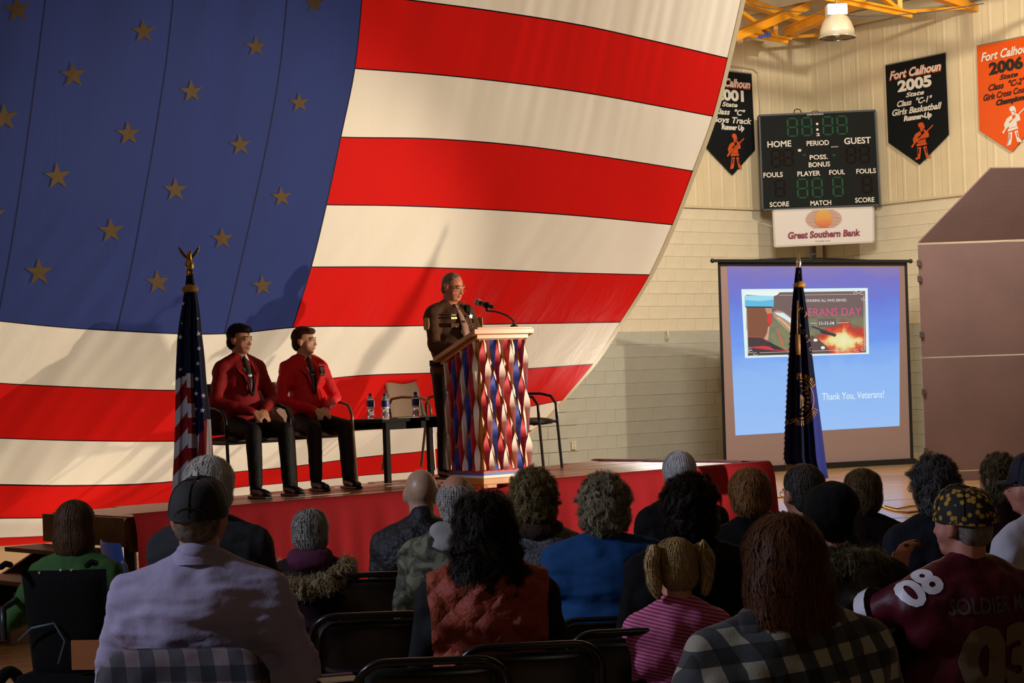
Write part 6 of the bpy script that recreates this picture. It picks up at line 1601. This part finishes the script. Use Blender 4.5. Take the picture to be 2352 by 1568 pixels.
# 18 curly dark-grey man with glasses
g18 = aud('man with bushy dark grey hair and glasses in a slate jacket', 2134, 1054, 8.0, dict(style='curly', c=('#1e1e1e', '#6e6a68'), seed=28, vol=.98), wide=1.15, fat=1.1, top=plain('jacket_slate', '#181b24', .85), amp=.007, headturn=16, skin=skinB); glasses(g18, mat('glasses_black', '#0c0c0e', rough=.3))
# 19 jersey man with patterned cap, raised left hand
mar_j = plain('jersey_maroon', '#4a0f1e', .45, .4, 16)
g19 = aud('man in a maroon football jersey and black-and-gold patterned cap, hand raised to his chin', 2204, 1112, 6.45, dict(style='fringe', c=('#5a5450', '#a09890'), seed=29), wide=1.3, fat=1.3, armk=1.3, top=mar_j, amp=.012, topfs=9, topname='jersey', headturn=22, turn=8, vox=.0085, skin=mat('skin_pink', '#b87866', rough=.5, noise_s=12, noise_a=.05), k=.98,
    pose=dict(elL=(-.31, .18, .78), wrL=(-.09, .28, .90), hdL=(Vector((.35, .25, 1)), Vector((-.9, -.3, .1))), curl=42), jaw=1.08)
def f_capgold(G_):
    d = G_.voronoi(G_.coord(), 48, 'Distance'); n = G_.noise(G_.coord(), 60, 3)
    G_.color(G_.ramp(G_.math('ADD', d, G_.math('MULTIPLY', n, .25)), [(.0, '#c09a24'), (.50, '#a07a18'), (.58, '#0c0a08')], 'LINEAR'))
cap_on(g19, shade_mat('cap_gold_pattern', f_capgold, .8), brim=False, v=1.05)
J, k = g19['J'], g19['k']
# 20 spiky hair maroon
g20 = aud('person with short tousled brown hair in a maroon top, near the shell panel', 2284, 1044, 9.0, dict(style='curly', c=('#241a10', '#80704c'), seed=30, vol=.88), wide=1.1, fat=1.1, top=plain('top_maroon', '#200b11', .85), amp=.007, headturn=14)
# 21 right edge man
g21 = aud('man in white shirt, navy cap and glasses turned to the left at the right edge', 2366, 1040, 7.4, dict(style='short', c=('#5a5650', '#b0aca4'), seed=31), wide=1.3, fat=1.3, armk=1.3, top=plain('shirt_white_cotton', '#b4b2c0', .8, .4, 14, na=.03), amp=.014, topfs=8, topname='shirt', turn=22, headturn=28, jaw=1.1, skin=MATS['skin_pink'], face=True)
cap_on(g21, mat('cap_navy', '#0c1220', rough=.8)); glasses(g21, MATS['glasses_metal'])
flush()

# lettering and stripes on the jersey (laid on the finished cloth)
def decal_surface(p, o, pts, name, m_, off=.006, sub=1, maxd=.5):
    """project flat shapes along body-local +Y onto the garment from behind; pts in local x,z"""
    from mathutils.bvhtree import BVHTree
    key = '_b'+o.name
    if key not in _fc: _fc[key] = BVHTree.FromPolygons([v.co for v in o.data.vertices], [tuple(f.vertices) for f in o.data.polygons])
    bv = _fc[key]; return bv
from mathutils.bvhtree import BVHTree
def project(o, verts2, faces, origin, X, Y, D_, name, m_, off=.005):
    bv = BVHTree.FromPolygons([v.co for v in o.data.vertices], [tuple(f.vertices) for f in o.data.polygons])
    bm = bmesh.new(); vs_ = [bm.verts.new((a, b, 0)) for a, b in verts2]
    for f in faces:
        try: bm.faces.new([vs_[i] for i in f])
        except ValueError: pass
    for _ in range(4):
        ed = [e for e in bm.edges if e.calc_length() > .02]
        if not ed: break
        bmesh.ops.subdivide_edges(bm, edges=ed, cuts=1); bmesh.ops.triangulate(bm, faces=bm.faces[:])
    miss = []
    for v in bm.verts:
        q = origin+X*v.co.x+Y*v.co.y; hit, nn, i, d = bv.ray_cast(q-D_*.6, D_)
        if hit and nn.dot(D_) < -.12: v.co = hit-D_*off
        else: miss.append(v)
    bmesh.ops.delete(bm, geom=miss, context='VERTS')
    me = bpy.data.meshes.new(name); bm.to_mesh(me); bm.free(); me.materials.append(m_); me.polygons.foreach_set('use_smooth', [True]*len(me.polygons))
    ob = bpy.data.objects.new(name, me); COL.objects.link(ob); ob.parent = o.parent; return ob
jt = g19['top']; J, k = g19['J'], g19['k']
def txt2(s, h, w=None, bold=.03):
    v, f = mesh_text(s, bold); v = np.array(v); sc = h/.69; x = (v[:, 0]-v[:, 0].mean())*sc
    if w: x = (v[:, 0]-v[:, 0].min())/(v[:, 0].max()-v[:, 0].min())*w-w/2
    return [(a, b*sc) for a, b in zip(x, v[:, 1])], f
jw = mat('jersey_white', '#d4d2dc', rough=.45); jd = mat('jersey_number_tan', '#6a5c48', rough=.6); jl = mat('jersey_lettering_grey', '#4a4248', rough=.6)
v, f = txt2('SOLDIER MOM', .05, .36, .02); project(jt, v, f, Vector((.03, 0, J['shc'].z-.085*k)), Vector((1, 0, 0)), Z, Vector((0, 1, 0)), 'back_lettering', jl)
v, f = txt2('03', .19, .30, .06); project(jt, v, f, Vector((.03, 0, J['shc'].z-.335*k)), Vector((1, 0, 0)), Z, Vector((0, 1, 0)), 'back_number', jd)
# sleeve number and white cuff band on the left arm
a0, a1 = J['shL'], J['elL']; ax = (a1-a0).normalized(); Dn = Vector((.55, .75, -.35)).normalized(); Xs = ax.cross(Dn).normalized(); Xs = -Xs if Xs.y < 0 else Xs; Ys = -ax
v, f = txt2('08', .12, .14, .04); project(jt, v, f, J['shL']+Vector((.035, 0, -.035)), Vector((.80, 0, .42)).normalized(), Vector((-.42, 0, .80)).normalized(), Vector((.25, .8, -.45)).normalized(), 'sleeve_number', jw)
bnd = MB(); rr = (.046*k*1.3+.024); c1 = a0.lerp(a1, .62); c2 = a0.lerp(a1, .84); bnd.tube([c1, c1.lerp(c2, .5), c2], [rr*1.04, rr*1.0, rr*.97], 20, cap=False); bnd.build('sleeve_band', jw, g19['body'], True)
dh = Vector((.35, .25, 1)).normalized(); rp = J['wrL']+dh*.107*k; sh_ = dh.cross(Vector((-.9, -.3, .1))).normalized(); MB().tube([rp+sh_*.012*k, rp+sh_*.012*k+dh*.005], .0108*k, 12).build('ring', pgd, g19['body'], True)
# binocular-like black strap piece and plaid jacket on the chair of the man in the cap
cv = shade_mat('plaid_navy_grey', f_plaid(11, '#141620', '#6a5c60', '#3a3840'), .9)
for o in [o for o in bpy.data.objects if o.name.startswith('folding_chair')]:
    if o.get('label', '').startswith('black folding chair draped'):
        def cvf(u, w_):
            ang_ = w_*1.5; z = .785+.035*math.cos(ang_)-abs(w_)**1.5*.26; y = -.245-.045*math.sin(ang_)-(.03 if w_ > 0 else 0)*abs(w_)
            xx = u*.265; e_ = max(0, abs(u)-.55)/.45
            return Vector((xx, y+.012*noise.noise(Vector((u*4, w_*3, 2))), z-.07*e_**2.5)), Vector((0, 1, .1))
        j_ = slabmesh(cvf, 30, 30, .02).build('plaid_jacket', cv, None, True); j_.location = o.location; j_.rotation_euler = o.rotation_euler; tag(j_, 'plaid jacket hung over the chair back of the man in the pale shirt', 'jacket')
# empty chairs seen between people
for x, y, D, lab in ((848, 1312, 8.35, 'empty black folding chair behind the fur-hooded woman, upper of the two in the gap'), (856, 1403, 6.95, 'empty black folding chair left of the orange vest, with a bright rim'),
                     (985, 1506, 5.75, 'black folding chair at the bottom edge below the orange vest'), (1205, 1472, 5.95, 'black folding chair at the bottom centre, right of the orange vest'), (1445, 1440, 6.15, 'black folding chair below the blue shirt, just left of the pink top')):
    P = at(x, y, D); c = folding_chair(Vector((P.x, D+.24, 0)), face_yaw((TGT.x-P.x, TGT.y-D)), lab); c.scale = (1.0, 1, P.z/.802)
# blue chair by the steps
bcm = mat('plastic_chair_blue', '#14346a', rough=.35)
P = at(345, 1236, 11.4); bc_ = empty('blue_chair', (P.x, P.y, 0), face_yaw((.9, .45))); tag(bc_, 'blue moulded chair standing empty in front of the wooden steps', 'chair')
zs = P.z
slabmesh(lambda u, w: (Vector((u*.21, -.20-.05*(w+1)/2-.05*(1-u*u)+.02, zs-.16+w*.16)), Vector((0, 1, .1)).normalized()), 12, 10, .014).build('backrest', bcm, bc_, True)
slabmesh(lambda u, w: (Vector((u*.21, .02+w*.2, .42+.015*w)), Vector((0, 0, 1))), 12, 10, .016).build('seat', bcm, bc_, True)
for s in (-1, 1):
    MB().tube([(s*.19, -.18, .42), (s*.19, -.20, .6), (s*.19, -.22, zs-.1)], .011, 8).build('back_post', met, bc_)
    MB().tube([(s*.19, .17, .42), (s*.21, .22, 0)], .011, 8).build('leg', met, bc_); MB().tube([(s*.19, -.18, .42), (s*.21, -.24, 0)], .011, 8).build('leg', met, bc_)
# wheelchair of the woman in green
wb_ = g1['body']; wc = empty('wheelchair', wb_.location, wb_.rotation_euler[2]); tag(wc, 'black powered wheelchair carrying the woman in green, orange tag on its back', 'wheelchair')
wk = mat('wheelchair_black', '#020303', rough=.9, spec=.15, bump=.3, bump_s=60); wmet = mat('wheelchair_metal', '#2a2c30', rough=.4, metal=.6)
hz = g1['J']['hip'].z
slabmesh(lambda u, w: (Vector((.03+u*(.180+.01*(w+1)), -.185-.03*(1-u*u)-.03*w, .56+w*.25)), Vector((0, 1, .1)).normalized()), 14, 14, .06).build('backrest', wk, wc, True)
MB().box((0, .04, hz-.17), (.46, .46, .07), bev=.02).build('seat', wk, wc)
MB().box((0, -.02, .24), (.40, .52, .22), bev=.04).build('motor_box', wk, wc)
for s in (-1, 1):
    MB().tube([(s*.25, -.24, .50), (s*.26, -.22, .64), (s*.27, -.05, .66), (s*.27, .22, .65)], .016, 8).build('arm_frame', wmet, wc, True)
    MB().box((s*.27, .12, .675), (.06, .30, .035), bev=.012).build('armrest', wk, wc)
    MB().tube([(s*.30+.0*a, -.10+.17*math.cos(a), .17+.17*math.sin(a)) for a in np.linspace(0, 2*math.pi, 25)[:-1]], .028, 8, closed=True).build('wheel', wk, wc, True)
    MB().tube([(s*.24, .42+.09*math.cos(a), .10+.07*math.sin(a)) for a in np.linspace(0, 2*math.pi, 17)[:-1]], .022, 8, closed=True).build('caster', wk, wc, True)
    MB().tube([(s*.2, -.26, .84), (s*.2, -.31, .85), (s*.2, -.36, .84)], .014, 8).build('push_handle', wk, wc, True)
for x, z in ((-.04, .80), (.06, .81), (.11, .81)): MB().ell((x-.03, -.245, z), (.007, .007, .007)).build('bolt', MATS['reflector_rim'], wc, True)
MB().tube([(-.18, -.24, .50), (-.10, -.28, .56), (0, -.27, .58), (.05, -.27, .50), (.02, -.28, .40)], .006, 6).build('cable', mat('cable_blue_grey', '#30404a', rough=.5), wc, True)
tg = MB().box((.17, -.285, .44), (.17, .01, .13)).build('tag_board', mat('tag_orange', '#7a4410', rough=.6), wc)
# small booklet on a chair at the bottom
P = at(772, 1556, 6.1); pr = empty('programme_leaflet', P, .3); tag(pr, 'small white programme leaflet with a purple edge on the seat at the bottom edge', 'leaflet')
MB().box((0, 0, 0), (.12, .16, .004)).build('page', MATS['paper_white'], pr); MB().box((0, .04, .004), (.12, .05, .003)).build('purple_strip', mat('leaflet_purple', '#4a3a80', rough=.6), pr)
# opening at the back of the black cap with the hair showing through
H_, k = g2_['H'], g2_['k']; vv = [H_ @ Vector((x*k*.093, (-.0145-.1105*math.sqrt(max(0, 1-(x)**2)))*k, z*k)) for x, z in [(math.sin(math.radians(a))*.55, .006+.030*math.cos(math.radians(a))) for a in range(-90, 91, 15)]]
obj_from('cap_opening', vv, [tuple(range(len(vv)))], mat('cap_opening_hair', '#3a2f22', rough=.9), g2_['body'])
